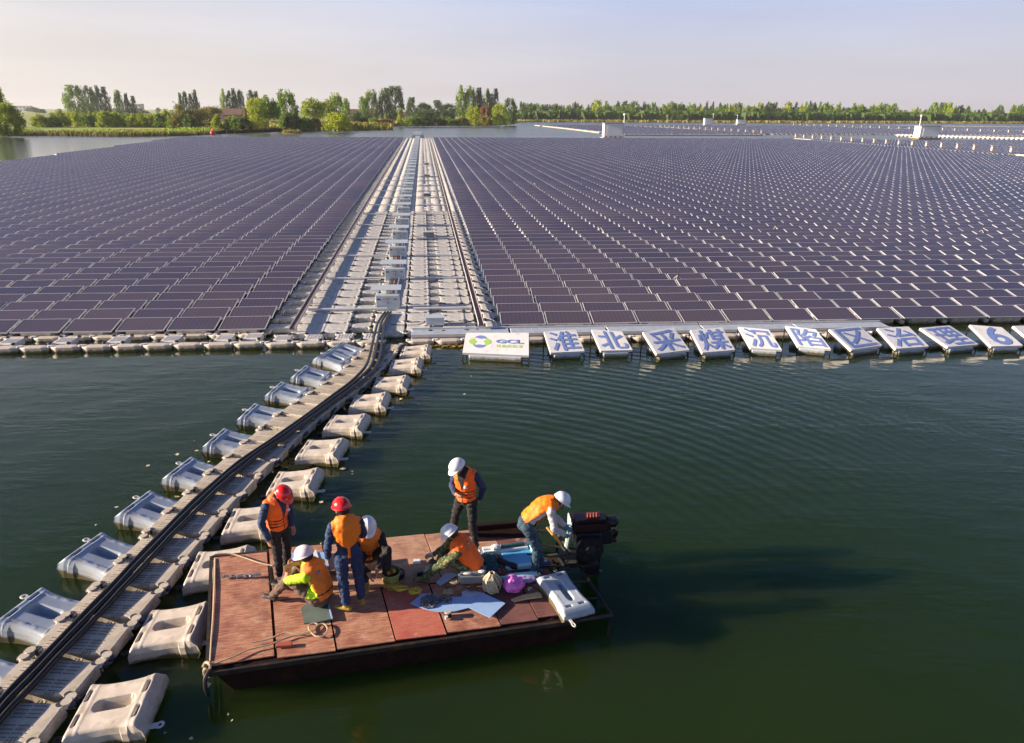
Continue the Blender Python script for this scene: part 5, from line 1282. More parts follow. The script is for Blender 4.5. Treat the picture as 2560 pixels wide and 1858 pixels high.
sheet('seat_board',[px3(*p) for p in [(545,1480),(740,1330),(795,1320),(868,1590),(730,1625),(575,1640)]],'grey glassy board under the seated lime shirt man','glass_board','board',z=Z+.02,th=.02)
sheet('board_strip',[px3(*p) for p in [(790,1320),(803,1318),(872,1588),(860,1592)]],'pale blue edge strip along the grey glassy board','blue_sheet','strip',z=Z+.035,th=.02)
# heap of bolts
g=random.Random(12); c0=at(*px6(640,820),Z+.016)
t=thing('bolt_heap','heap of dark steel bolts on the curved sheet','bolts',c0); b=MB()
for k in range(420):
    if k<280: a=g.uniform(0,6.28); q=math.sqrt(g.random()); x,y=.14*q*math.cos(a),.15*q*math.sin(a)
    else: x,y=.15+g.uniform(0,.18),g.uniform(-.02,.12)
    d=Vector((g.uniform(-1,1),g.uniform(-1,1),g.uniform(-.5,.5))).normalized()*.022; p=Vector((x,y,g.uniform(0,.035*(1.2-min(1,math.hypot(x,y)/.16)))))
    b.tube([p-d,p+d],.0065,5); b.cyl(p+d,p+d*1.35,.012,.012,6)
b.build('bolts','bolt',t); 
t['kind']='stuff'
def coil(name,px,py,label,mt,R,turns,r=.012,cat='rope',seed=0,z=Z+.02,flat=True,sq=1):
    g=random.Random(seed); p0=at(px,py,z); pts=[]
    for k in range(int(turns)+2):
        cx,cy=g.uniform(-.35,.35)*R,g.uniform(-.3,.3)*R; rr=R*g.uniform(.55,1.05); e=g.uniform(.6,1); ph=g.uniform(0,6.28)
        for i in range(11):
            a=ph+i/12*6.283; pts.append((cx+rr*math.cos(a),cy+rr*e*sq*math.sin(a),g.uniform(0,.02)+k*.004))
    b=MB(); b.tube(spline(pts,3),r,6); o=b.build(name,mt); o.location=p0; tag(o,label,cat); return o
coil('rope_coil',*px6(240,650),'tangled yellow rope, left coil below the bucket','yrope',.10,7,.005,seed=1,sq=.8)
coil('rope_coil',*px6(430,690),'tangled yellow rope, right coil beside the curved sheet','yrope',.09,8,.005,seed=2,sq=.8)
coil('rope_coil',*px6(120,610),'yellow rope ring around the foot of the bucket','yrope',.12,3,.005,seed=5,sq=.8)
coil('hose_coil',*px6(1440,330),'dark teal hose coil heaped behind the camouflage man','net',.22,9,.018,seed=3,cat='hose')
coil('hose_coil',*px6(1520,220),'second teal net coil against the cyan foam crate','net',.14,7,.016,seed=4,cat='net')
coil('wire_ring',*px6(910,690),'thin rusty wire ring above the curved sheet','rope',.07,3,.006,seed=6,cat='wire')
coil('rag_pile',*px3(850,1150),'loose knot of dark rope at the standing blue man\'s hand','brown',.08,6,.012,seed=8)
def rope(name,pts,label,mt='rope',r=.011,cat='rope'):
    P=[at(x,y,z) for x,y,z in pts]; b=MB(); b.tube(spline(P,7),r,6); o=b.build(name,mt); tag(o,label,cat); return o
def p3(x,y,z=.02): return (480+x/3.54375,1300+y/3.54375,Z+z)
rope('rope',[p3(540,1085),p3(680,1055),p3(820,1000,.03),p3(930,1010),p3(1050,985),p3(1110,930),p3(1080,915),p3(1035,935),p3(1045,985),p3(1100,1030),p3(1170,1025),p3(1200,965),p3(1165,920),p3(1110,935),p3(1070,985),p3(1000,1010),p3(860,1035),p3(700,1100),p3(500,1150),p3(370,1210),p3(230,1262),p3(140,1285,.0)],'looped tan rope with a double end lying across the near bow deck')
rope('rope',[p3(200,305,.05),p3(340,300),p3(450,330),p3(600,380),p3(715,405)],'straight light rope from the far bow corner to the standing man\'s feet')
rope('rope',[p3(205,340,-.02),p3(200,560,-.01),p3(190,800,-.01),p3(175,1000,-.01),p3(160,1250,-.02)],'worn yellowish rope along the bow edge','rope',.012)
rope('rope',[p3(95,1305,-.03),p3(120,1265,.0),p3(160,1280,.02),p3(150,1340,-.08),p3(115,1320,-.05),p3(110,1370,-.16),p3(160,1385,-.18)],'frayed rope knot hanging at the near bow corner','rope',.022)
# chain-like bottle string
t=obj_at('rope_bundle',480+420/3.54,1300+505/3.54,'grey knotted rope bundle lying near the bow','rope',R_(3)); b=MB(); g=random.Random(2)
for k in range(16):
    x=-.3+k*.038; b.tube([(x,-.02+g.uniform(-.02,.02),.02),(x+.03,.01+g.uniform(-.02,.02),.03),(x+.07,g.uniform(-.03,.03),.02)],.014,6)
b.build('knotted_rope','grey_box',t)
t=obj_at('iron_bracket',480+715/3.54,1300+560/3.54,'small black iron bracket standing by the seated man\'s feet','bracket'); b=MB(); b.box((0,0,.16),(.05,.04,.30)); b.box((0,0,.015),(.12,.10,.02)); b.box((.03,-.03,.05),(.09,.05,.07)); b.build('bracket_post','steel_dark',t,bevel=.004)
t=obj_at('wood_block',480+815/3.54,1300+1115/3.54,'small red wooden block on the near deck edge','block',R_(8)); b=MB(); b.box((0,0,.02),(.22,.075,.04)); b.build('block','redwood',t,bevel=.004)
t=obj_at('bucket',960+110/5.67,1360+545/5.67,'olive green bucket with gear in it beside the crouching man','bucket'); b=MB()
b.tube([(0,0,0),(0,0,.01),(0,0,.20)],[.10,.105,.145],18,caps=False); b.cyl((0,0,.0),(0,0,.006),.10,.10,18); b.build('bucket_wall','bucket',t,smooth=True)
b=MB(); b.tube([(.145*math.cos(a*math.pi/10),.145*math.sin(a*math.pi/10),.20) for a in range(20)],.008,6,closed=True,caps=False); b.build('rim','bucket',t)
b=MB(); b.tube([(-.145*math.cos(a*math.pi/8),.05,.20+.09*math.sin(a*math.pi/8)) for a in range(9)],.005,5); b.build('bail_handle','steel_dark',t)
b=MB(); g=random.Random(3)
for k in range(12): b.ell((g.uniform(-.07,.07),g.uniform(-.07,.07),.17+g.uniform(0,.06)),(.035,.03,.04),n=7,k=5)
b.build('contents','moss',t)
t=obj_at('dark_pot',960+225/5.67,1360+470/5.67,'small dark pot just right of the olive bucket','pot'); b=MB(); b.cyl((0,0,0),(0,0,.10),.075,.085,14); b.build('pot_wall','engine',t,smooth=False); b=MB(); b.tube([(.085*math.cos(a*math.pi/8),.085*math.sin(a*math.pi/8),.10) for a in range(16)],.007,5,closed=True,caps=False); b.build('rim','steel_dark',t)
t=obj_at('straw_hat',960+515/5.67,1360+460/5.67,'round straw hat lying upturned before the camouflage man','hat',.3); b=MB()
b.tube([(0,0,.005),(0,0,.01),(0,0,.025),(0,0,.09),(0,0,.10)],[.075,.085,.11,.175,.18],20,caps=False); b.ell((0,0,.012),(.08,.08,.012),n=14,k=4); b.build('brim','straw',t,smooth=True)
b=MB(); b.box((0,.0,.05),(.10,.04,.05)); b.box((.02,-.03,.04),(.05,.03,.05)); b.build('inner_band','steel_dark',t)
def px2(x,y): return 1000+x/3.54375,1100+y/3.54375
t=obj_at('grey_crate',*px2(640,1235),'low grey-blue plastic box behind the string bundle','box',R_(5)); b=MB(); b.box((0,0,.10),(.46,.32,.20)); b.build('box_body','grey_box',t,bevel=.04,seg=2); b=MB(); b.ell((-.08,-.12,.205),(.07,.03,.015),n=8,k=4); b.ell((.15,-.08,.205),(.06,.05,.015),n=8,k=4); b.build('lid_handle','white',t)
t=obj_at('string_bundle',*px2(815,1325),'beige bundle of knotted string standing on the deck','bundle'); b=MB(); g=random.Random(6)
b.ell((0,0,.13),(.11,.09,.13),n=12,k=8)
for k in range(46):
    a=g.uniform(0,6.28); q=.115+g.uniform(-.01,.02); b.tube(spline([(q*.3*math.cos(a),q*.3*math.sin(a),.29+g.uniform(-.02,.03)),(q*math.cos(a),q*.85*math.sin(a),.20),(q*1.15*math.cos(a+.3),q*math.sin(a+.3),.09),(q*math.cos(a+.5),q*math.sin(a+.5),.01)],3),.011,5)
b.build('strings','bag',t)
t=obj_at('pink_bag',*px2(1010,1320),'crumpled bright pink plastic bag beside the string bundle','bag'); b=MB(); b.ell((0,0,.09),(.17,.15,.13),n=36,k=22); o=b.build('bag_film','pink',t,smooth=True)
for v in o.data.vertices:
    n_=noise.noise(v.co*11)*.035+noise.noise(v.co*26)*.022+noise.noise(v.co*50)*.01; v.co+=v.co.normalized()*n_; v.co.z=max(v.co.z,0.0)
t=obj_at('purple_wrap',*px2(1110,1240),'lilac plastic wrap trailing from the pink bag over the foam','wrap'); b=MB(); b.ell((0,0,.03),(.20,.11,.05),n=26,k=14); o=b.build('wrap_film','purple',t,smooth=True)
for v in o.data.vertices: v.co+=v.co.normalized()*(noise.noise(v.co*14)*.03); v.co.z=max(v.co.z,0)
b_pl=[px2(*p) for p in [(985,1408),(1100,1370),(1240,1348),(1260,1385),(1130,1400),(1010,1425)]]
coil('rope_coil',*px6(1250,640),'small tangle of dark cord between the sheets and the grey box','brown',.07,5,.006,seed=11)
coil('rope_coil',*px6(1000,560),'thin pale cord tangle behind the small grey-blue sheet','rope',.06,4,.005,seed=12)
coil('net_heap',*px6(1330,150),'heap of pale blue netting behind the camouflage man','blue_sheet2',.13,9,.010,seed=13,cat='net')
sheet('plank_offcut',b_pl,'pale wooden offcut lying left of the spare float','wood','plank',z=Z+.03,th=.03)
t=obj_at('tin_can',*px2(425,1560),'small tin with a white cap at the near deck edge','tin'); b=MB(); b.cyl((0,0,0),(0,0,.07),.05,.05,14); b.build('can_body','engine',t); b=MB(); b.cyl((0,0,.07),(0,0,.085),.052,.05,14); b.build('can_rim','alu',t)
t=obj_at('paper_cup',*px2(410,1588),'tiny white cup right before the small tin','cup'); b=MB(); b.cyl((0,0,0),(0,0,.05),.02,.027,10); b.build('cup_wall','white',t)
t=obj_at('white_clip',*px2(1150,1325),'small white clip lying left of the spare float','clip'); b=MB(); b.tube([(.03*math.cos(a*.6),.03*math.sin(a*.6),.012) for a in range(9)],.008,5); b.build('clip','white',t)
# cyan foam crate
fp=at(*px2(1000,1060),Z); t=thing('foam_crate','open cyan foam tray of bars with a dark boot inside','crate',(fp.x,fp.y,Z),(0,0,R_(12)))
b=MB(); b.box((-.06,.30,.05),(.82,.075,.09)); b.box((-.08,.215,.05),(.78,.05,.07)); b.build('foam_bar','foam_white',t,bevel=.008)
b=MB(); b.box((.42,.02,.05),(.11,.62,.09),R_(8)); b.box((.10,-.28,.045),(.56,.07,.08)); b.build('foam_bar','foam',t,bevel=.008)
b=MB(); b.box((.10,-.03,.02),(.52,.44,.03)); b.build('tray_liner','foam_in',t,bevel=.006)
b=MB(); b.cyl((-.15,.25,.11),(.25,.27,.11),.035,.035,10); b.build('teal_pipe','net',t)
b=MB(); b.ell((-.25,.24,.12),(.09,.06,.05),n=9,k=6); b.build('paper_wad','foam_white',t)
t2=obj_at('foam_bar_loose',*px2(1050,1225),'loose cyan foam bar lying at the near side of the foam tray','foam bar',R_(8)); b=MB(); b.box((0,0,.04),(.62,.10,.08)); b.build('bar','foam',t2,bevel=.01)
t2.name='foam_bar_piece'
t=obj_at('rubber_boot',*px2(945,1120),'black rubber boot lying in the cyan foam tray','boot',R_(-20),z=Z+.045); b=MB(); b.tube(spline([(-.15,.05,.06),(-.05,.02,.05),(.05,0,.045),(.14,0,.04),(.18,0,.035)],4),[.05]*8+[.055]*5+[.045]*3+[.02],10); b.ell((-.15,.05,.07),(.06,.05,.05)); b.build('boot_shaft','black',t,smooth=True); b=MB(); b.box((.07,0,.01),(.24,.085,.015)); b.build('sole','shoe',t)
t=obj_at('dark_basket',*px2(905,1210),'small dark basket of parts before the foam tray','basket'); b=MB(); b.cyl((0,0,0),(0,0,.09),.08,.10,12); b.build('basket_wall','engine',t); b=MB(); g=random.Random(1)
for k in range(20): b.ell((g.uniform(-.06,.06),g.uniform(-.06,.06),.09+g.uniform(0,.02)),(.014,.012,.012),n=6,k=4)
b.build('parts','redwood',t)
# boards and scrap at the stern
sheet('amber_board',[(1370,1385),(1388,1383),(1412,1412),(1362,1412),(1358,1398)],'amber-brown board under the tiller on the stern deck','orange_wood','board',z=Z+.02,th=.02)
sheet('amber_batten',[(1387,1384),(1392,1383),(1410,1411),(1404,1413)],'light amber batten across the stern boards','wood','batten',z=Z+.05,th=.03)
sheet('stern_offcut',[(1352,1378),(1359,1392),(1357,1397),(1346,1396)],'triangular light offcut behind the bending man\'s shoes','wood','offcut',z=Z+.03,th=.03)
sheet('yellow_offcut',[(1413,1400),(1440,1400),(1442,1404),(1416,1406)],'thin yellow batten beside the engine mount','wood','batten',z=Z+.06,th=.03)
t=obj_at('brass_valve',1424,1390,'small brass valve fitting beside the engine','valve',z=Z+.05); b=MB(); b.tube([(-.04,.03,.03),(0,0,.04),(.05,-.01,.03)],.014,6); b.ell((-.02,.02,.06),(.02,.02,.025)); b.build('valve_body','orange_wood',t)
# spare float on the deck
sp_=copy_tree(OL); p=at(1408,1470,Z); pa=at(1378,1446,Z+.1); pb=at(1444,1534,Z+.1); p=(pa+pb)/2; sp_.location=(p.x,p.y,Z+.06); sp_.rotation_euler=(0,0,math.atan2(pb.y-pa.y,pb.x-pa.x)); sp_.scale=((pb-pa).length/.88,.56,.40)
tag(sp_,'spare grey float with oval recess lying on the barge deck near the stern','float'); 
if 'group' in sp_: del sp_['group']
# yellow handle held by the bending man
# ================================================================== PEOPLE
def capmesh(b,a,c,ra,rb,side=None,flat=1.0,n=12,k=4):
    a=Vector(a);c=Vector(c); d=c-a; Ln=d.length
    if Ln<1e-5: d=Vector((0,0,1)); Ln=1e-5
    d=d/Ln
    if side is None: s,_=ortho(d)
    else:
        s=Vector(side)-d*Vector(side).dot(d)
        s=s.normalized() if s.length>1e-4 else ortho(d)[0]
    u=s.cross(d).normalized(); rings=[]
    for i in range(k+1):
        t=-math.pi/2+math.pi/2*i/k; rings.append((a+d*ra*math.sin(t),ra*math.cos(t)))
    for i in range(k+1):
        t=math.pi/2*i/k; rings.append((c+d*rb*math.sin(t),rb*math.cos(t)))
    vs=[];fs=[]
    for p,r in rings:
        r=max(r,.0008)
        for j in range(n):
            A=2*math.pi*j/n; vs.append(p+s*r*math.cos(A)+u*r*flat*math.sin(A))
    m_=len(rings)
    for i in range(m_-1):
        for j in range(n): fs.append((i*n+j,i*n+(j+1)%n,(i+1)*n+(j+1)%n,(i+1)*n+j))
    fs.append(tuple(range(n-1,-1,-1))); fs.append(tuple((m_-1)*n+j for j in range(n))); b.add(vs,fs)
def remesh(b,voxel,name,smooth=2):
    me=bpy.data.meshes.new(name); me.from_pydata([tuple(v) for v in b.v],[],b.f); o=bpy.data.objects.new(name,me); C.objects.link(o)
    bm=bmesh.new(); bm.from_mesh(me); bmesh.ops.recalc_face_normals(bm,faces=bm.faces); bm.to_mesh(me); bm.free()
    r=o.modifiers.new('r','REMESH'); r.mode='VOXEL'; r.voxel_size=voxel
    s=o.modifiers.new('s','SMOOTH'); s.factor=.5; s.iterations=smooth
    bpy.context.view_layer.update()
    m2=bpy.data.meshes.new_from_object(o.evaluated_get(bpy.context.evaluated_depsgraph_get())); m2.name=name
    bpy.data.objects.remove(o); bpy.data.meshes.remove(me); return m2
V_=Vector
STAND=dict(pelvis=(0,0,.93),waist=(0,.0,1.07),chest=(0,.01,1.26),neck=(0,.0,1.44),head=(0,.04,1.60),
 hipR=(.095,0,.90),hipL=(-.095,0,.90),kneeR=(.11,.02,.49),kneeL=(-.11,.02,.49),ankR=(.12,-.02,.09),ankL=(-.12,-.02,.09),
 shR=(.185,0,1.385),shL=(-.185,0,1.385),elR=(.25,-.02,1.11),elL=(-.25,-.02,1.11),wrR=(.27,.08,.87),wrL=(-.27,.08,.87),
 toeR=(.03,1,0),toeL=(-.03,1,0),hdR=(0,.15,-1),hdL=(0,.15,-1),face=(0,.9,-.45))
def person(label,loc,heading,J,cl,helmet,vest,scale=1.04,seed=0):
    """cl: dict torso,sleeve,trouser,shoe,hand,forearm ; J: joints in the person's own frame (x right, y forward)"""
    D=dict(STAND); D.update(J); j={k:V_(v) for k,v in D.items()}
    root=thing('person',label,'person',loc,(0,0,heading),scale=scale)
    prims=[]
    def cap(a,c,ra,rb,t,side=None,flat=1.0): prims.append((V_(a),V_(c),ra,rb,t,side,flat))
    sx=(j['shR']-j['shL']).normalized(); hx=(j['hipR']-j['hipL']).normalized()
    cap(j['pelvis'],j['waist'],.150,.135,'trouser' if False else 'lower',hx,.76); cap(j['waist'],j['chest'],.138,.160,'torso',sx,.70)
    cap(j['chest'],j['chest'].lerp(j['neck'],.62),.165,.120,'torso',sx,.66); cap(j['shL'],j['shR'],.068,.068,'torso')
    cap(j['chest'].lerp(j['neck'],.7),j['neck'],.09,.062,'torso'); cap(j['neck'],j['head']-V_((0,0,.02)),.056,.055,'skin')
    f=V_(j['face']).normalized(); up=V_((0,0,1)); up=(up-f*up.dot(f)).normalized(); rt=f.cross(up).normalized()
    hc=j['head']
    cap(hc-f*.012+up*.02,hc+f*.012+up*.03,.098,.092,'head',rt,1.0); cap(hc+f*.03-up*.045,hc+f*.045-up*.075,.062,.045,'face',rt,.9)
    cap(hc+f*.10+up*.0,hc+f*.118-up*.03,.012,.017,'face'); 
    for s_ in (-1,1): cap(hc+rt*s_*.088+up*.01,hc+rt*s_*.092-up*.025,.016,.012,'face'); cap(hc+rt*s_*.034+f*.089+up*.012,hc+rt*s_*.036+f*.090+up*.012,.011,.010,'eye')
    cap(hc+f*.088-up*.062-rt*.02,hc+f*.088-up*.062+rt*.02,.009,.009,'lip')
    for S in 'RL':
        cap(j['hip'+S],j['knee'+S],.098,.066,'trouser'); k_=j['knee'+S]; a_=j['ank'+S]
        cap(k_,k_.lerp(a_,.35),.066,.064,'trouser'); cap(k_.lerp(a_,.35),a_+(k_-a_).normalized()*.05,.066,.054,'trouser')
        td=V_(j['toe'+S]).normalized(); cap(a_+(k_-a_).normalized()*.03,a_,.042,.045,'shoe'); hl=a_-td*.045-V_((0,0,.045)); 
        dn=(a_-k_).normalized(); dn=(dn-td*dn.dot(td)); dn=dn.normalized() if dn.length>.2 else V_((0,0,-1))
        hl=a_-td*.04+dn*.04; cap(hl,hl+td*.17,.046,.042,'shoe',td.cross(dn),.8)
        sh,el,wr=j['sh'+S],j['el'+S],j['wr'+S]
        cap(sh,el,.066,.052,'sleeve'); cap(el,wr,.051,.038,'forearm')
        hd=V_(j['hd'+S]).normalized(); sg=1 if S=='R' else -1
        inward=V_((-sg,0,0)); pn=(inward-hd*inward.dot(hd)); pn=pn.normalized() if pn.length>.1 else V_((0,1,0)); kn=hd.cross(pn).normalized()
        cap(wr,wr+hd*.035,.03,.032,'hand'); cap(wr+hd*.03,wr+hd*.075,.040,.040,'hand',kn,.42)
        for q in range(4):
            o_=(q-1.5)*.021; b0=wr+hd*.095+kn*o_; l1=(.036,.042,.040,.030)[q]; b1=b0+(hd+pn*.25).normalized()*l1; b2=b1+(hd*.75+pn*.75).normalized()*l1*.85
            cap(b0-hd*.02,b1,.0105,.0095,'hand'); cap(b1,b2,.0095,.008,'hand')
        tb0=wr+hd*.04-kn*.036; tb1=tb0+(hd*.6-kn*.7+pn*.3).normalized()*.04; cap(tb0,tb1,.014,.012,'hand'); cap(tb1,tb1+(hd*.9+pn*.5).normalized()*.03,.012,.010,'hand')
    b=MB()
    for p in prims: capmesh(b,*p[:4],p[5],p[6])
    me=remesh(b,.0085,'body',2)
    tags=['torso','sleeve','trouser','shoe','hand','forearm','skin','hair','eye']
    mats=[cl['torso'],cl.get('sleeve',cl['torso']),cl['trouser'],cl['shoe'],cl.get('hand','skin'),cl.get('forearm',cl.get('sleeve',cl['torso'])),'skin','hair','black']
    for m_ in mats: me.materials.append(M[m_])
    n=len(me.polygons); cen=np.zeros(n*3,dtype=np.float32); me.polygons.foreach_get('center',cen); cen=cen.reshape(-1,3)
    best=np.full(n,9.9); idx=np.zeros(n,dtype=np.int32)
    tm={'torso':0,'lower':2,'sleeve':1,'trouser':2,'shoe':3,'hand':4,'forearm':5,'skin':6,'face':6,'head':7,'eye':8,'lip':6}
    belt=j['pelvis'].lerp(j['waist'],.55)
    for a,c,ra,rb,t_,_,_ in prims:
        A=np.array(a);D_=np.array(c-a); L2=max(1e-9,(D_**2).sum()); tt=np.clip(((cen-A)@D_)/L2,0,1); dist=np.linalg.norm(cen-(A+tt[:,None]*D_),axis=1)-(ra+(rb-ra)*tt)
        if t_=='eye': dist-=.004
        k_=dist<best; best[k_]=dist[k_]; idx[k_]=tm[t_]
    # face front is skin, back and top hair
    hcn=np.array(hc); fn=np.array(f); un=np.array(up); rel=cen-hcn; isH=(idx==7); idx[isH&((rel@fn)>.01)&((rel@un)<.055)]=6
    # shirt covers below the waist down to the belt
    bn=np.array((j['waist']-j['pelvis']).normalized()); low=((cen-np.array(belt))@bn)>0; idx[(idx==2)&low&(np.linalg.norm(cen-np.array(j['pelvis']),axis=1)<.26)]=0
    me.polygons.foreach_set('material_index',idx); me.polygons.foreach_set('use_smooth',[True]*n)
    # cloth folds
    vt=np.zeros(len(me.vertices)); 
    cloth=np.zeros(len(me.vertices),dtype=bool)
    for p in me.polygons:
        if idx[p.index] in (0,1,2,5) and mats[idx[p.index]]!='skin':
            for v in p.vertices: cloth[v]=True
    nr=[v.normal.copy() for v in me.vertices]
    for v in me.vertices:
        if cloth[v.index]:
            q=v.co*9+V_((seed*3.1,0,0)); a=noise.noise(V_((q.x*1.2,q.y*1.2,q.z*2.2)))*.015+abs(noise.noise(q*2.3))*.012; v.co+=nr[v.index]*(a+.003)
    me.update(); bo=bpy.data.objects.new('body',me); C.objects.link(bo); bo.parent=root
    # ---- helmet
    if helmet:
        h=MB(); up2=(up*.97-f*.10).normalized(); f2=(f-up2*f.dot(up2)).normalized(); rt2=f2.cross(up2); Rm=Matrix((rt2,f2,up2)).transposed(); hb=hc+up*.045
        vs=[];fs=[];NN=36;KK=12
        for i in range(KK+1):
            t=R_(90*i/KK)
            for q in range(NN):
                a=2*math.pi*q/NN; x,y,z=.123*math.cos(t)*math.cos(a),.145*math.cos(t)*math.sin(a),.125*math.sin(t)
                g_=1+.05*math.exp(-(x/.014)**2)*(t>.3)+.03*math.exp(-((abs(x)-.045)/.010)**2)*(t>.3); vs.append(hb+Rm@V_((x*g_,y*g_,z*g_)))
        for i in range(KK):
            for q in range(NN): fs.append((i*NN+q,i*NN+(q+1)%NN,(i+1)*NN+(q+1)%NN,(i+1)*NN+q))
        h.add(vs,fs); ho=h.build('helmet',helmet,root,smooth=True)
        br=MB(); vs=[];fs=[]
        for q in range(NN):
            a=2*math.pi*q/NN; fr_=max(0,math.sin(a))**3; 
            for (e,z) in ((1.0,.004),(1.0,-.006),(1.06+.30*fr_,-.018-.012*fr_),(1.06+.30*fr_,-.012-.012*fr_)): vs.append(hb+Rm@V_((.123*e*math.cos(a),.145*e*math.sin(a),z)))
        for q in range(NN):
            for r_ in range(4): fs.append((q*4+r_,((q+1)%NN)*4+r_,((q+1)%NN)*4+(r_+1)%4,q*4+(r_+1)%4))
        br.add(vs,fs); br.build('helmet_brim',helmet,ho)
        st=MB(); st.tube(spline([hb+Rm@V_((.112,.02,-.01)),hb+Rm@V_((.075,.05,-.11)),hb+Rm@V_((0,.075,-.145)),hb+Rm@V_((-.075,.05,-.11)),hb+Rm@V_((-.112,.02,-.01))],5),.005,5); st.build('chin_strap','black',ho)
        hr=MB(); hr.ell(hc-f*.018+up*.005,(.098,.10,.092),Matrix((rt,f,up)).transposed(),n=14,k=10,a0=-50,a1=60); 
        # keep only back of the head
        keep=[fc for fc in hr.f if sum(((hr.v[i]-hc).dot(f)) for i in fc)/len(fc)<.0]; hr.f=keep; hr.m=[0]*len(keep); hr.build('hair','hair',root,smooth=True)
    # ---- life vest
    if vest:
        vb=MB(); th=vest.get('th',.03); lo=vest.get('lo',.05)
        P=j['pelvis'].lerp(j['waist'],lo*2) if lo<.5 else j['waist'].lerp(j['chest'],(lo-.5)*2)
        Wp=j['waist'];Cp=j['chest'];Np=j['neck']; pts=[P]+([Wp] if lo<.5 else [])+[Cp,Cp.lerp(Np,.45),Cp.lerp(Np,.78)]
        rad=([.150] if lo<.5 else [.16])+([.142] if lo<.5 else [])+[.172,.168,.135]; fl=.80
        for i in range(len(pts)-1): capmesh(vb,pts[i],pts[i+1],rad[i]+th,rad[i+1]+th,sx,fl,16,5)
        capmesh(vb,j['shL'].lerp(j['shR'],.12)+V_((0,0,.01)),j['shR'].lerp(j['shL'],.12)+V_((0,0,.01)),.068+th*.6,.068+th*.6,None,1,12,4)
        vm=remesh(vb,.013,'life_vest',2)
        ax=(Np-P).normalized(); fw=sx.cross(ax).normalized()*-1
        if fw.dot(V_((0,1,0)))<0 and fw.dot(f)<0: fw=-fw
        for m_ in (vest['mat'],'black',vest.get('under',cl['torso'])): vm.materials.append(M[m_])
        Ls=(Np-P).length; bm=bmesh.new(); bm.from_mesh(vm); dele=[]
        for fc in bm.faces:
            c=fc.calc_center_median(); r=c-P; t=r.dot(ax)/Ls; s=r.dot(sx); q=r.dot(fw)
            # trim the rounded bottom and the neck hole
            if t<-.02 or (vest.get('yoke') and (t<.42*(abs(s)/.17)**2+.02 or abs(s)>.205)): dele.append(fc); continue
            if vest.get('flank') and abs(s)>.115 and q>-.07 and t<.72: dele.append(fc); continue
            if (c-Np).length<.105 and t>.80: dele.append(fc); continue
            if q>0:
                if t>.42 and abs(s)<(.010+.065*(t-.42)/.58): fc.material_index=2
                elif vest.get('straps',True) and (abs(t-.14)<.022 or abs(t-.36)<.022) : fc.material_index=1
                elif abs(s)<.009: fc.material_index=1
                elif vest.get('straps',True) and abs(t-.25)<.016: fc.material_index=1
            else:
                if vest.get('back_strap') and abs(t-.18)<.02: fc.material_index=1
        bmesh.ops.delete(bm,geom=dele,context='FACES'); bm.to_mesh(vm); bm.free()
        for v in vm.vertices: v.co+=v.normal*(noise.noise(v.co*13+V_((seed,0,0)))*.014+abs(noise.noise(V_((v.co.x*6,v.co.y*6,v.co.z*30))))*.008)
        vm.polygons.foreach_set('use_smooth',[True]*len(vm.polygons)); vo=bpy.data.objects.new('life_vest',vm); C.objects.link(vo); vo.parent=root
        if vest.get('patch'):
            c=P+ax*Ls*.62+fw*(.172+th)*fl*.93+sx*.085*vest['patch']; pb=MB(); pb.ell(c,(.028,.028,.028),n=10,k=6); pb.build('vest_badge','white',vo,smooth=True)
        if vest.get('tab'):
            c0=P-ax*.02-fw*(.17)*.8; pb=MB(); pb.box(c0+V_((0,0,-.06)),(.035,.012,.18)); pb.build('back_tab',vest['mat'],vo)
        if vest.get('shoulder_tab'):
            c=P+ax*Ls*.80-fw*(.13+th)*.9-sx*.07; pb=MB(); pb.box(c,(.07,.02,.10)); pb.build('reflective_tab','grey_box',vo)
    return root
def pos(x,y): p=at(x,y,DZ); return (p.x,p.y,DZ+.004)
# 1 leftmost, red helmet, facing right
person('man in red helmet and orange vest over navy, standing leftmost, looking down',pos(710,1440),R_(-118),
 dict(neck=(0,.05,1.44),head=(0,.19,1.55),chest=(0,.02,1.26),face=(0,.75,-.70),ankR=(.11,.02,.09),ankL=(-.13,-.06,.09),kneeR=(.11,.05,.49),wrR=(.26,.05,.86),elR=(.26,-.06,1.12),elL=(-.22,.06,1.12),wrL=(-.17,.14,.90),hdL=(.1,.2,-.9)),
 dict(torso='navy2',trouser='dark',shoe='shoe'),'red_helm',dict(mat='orange',patch=-1,under='navy2'),1.0,1)
# 2 centre, red helmet, back to camera
person('man in red helmet and navy overalls seen from behind with an orange yoke vest',pos(882,1520),R_(22),
 dict(ankR=(.14,.05,.09),ankL=(-.09,-.03,.09),kneeR=(.13,.06,.49),kneeL=(-.10,.02,.49),toeL=(-.8,.5,0),toeR=(-.2,1,0),face=(-.35,.85,-.25),head=(-.02,.06,1.61),elL=(-.27,-.02,1.11),wrL=(-.27,.10,.87),elR=(.25,.10,1.12),wrR=(.16,.28,1.0),hdR=(-.4,.8,.1)),
 dict(torso='navy2',trouser='navy2',shoe='shoe_y'),'red_helm',dict(mat='orange2',lo=.60,yoke=True,th=.035,straps=False,tab=True),1.05,2)
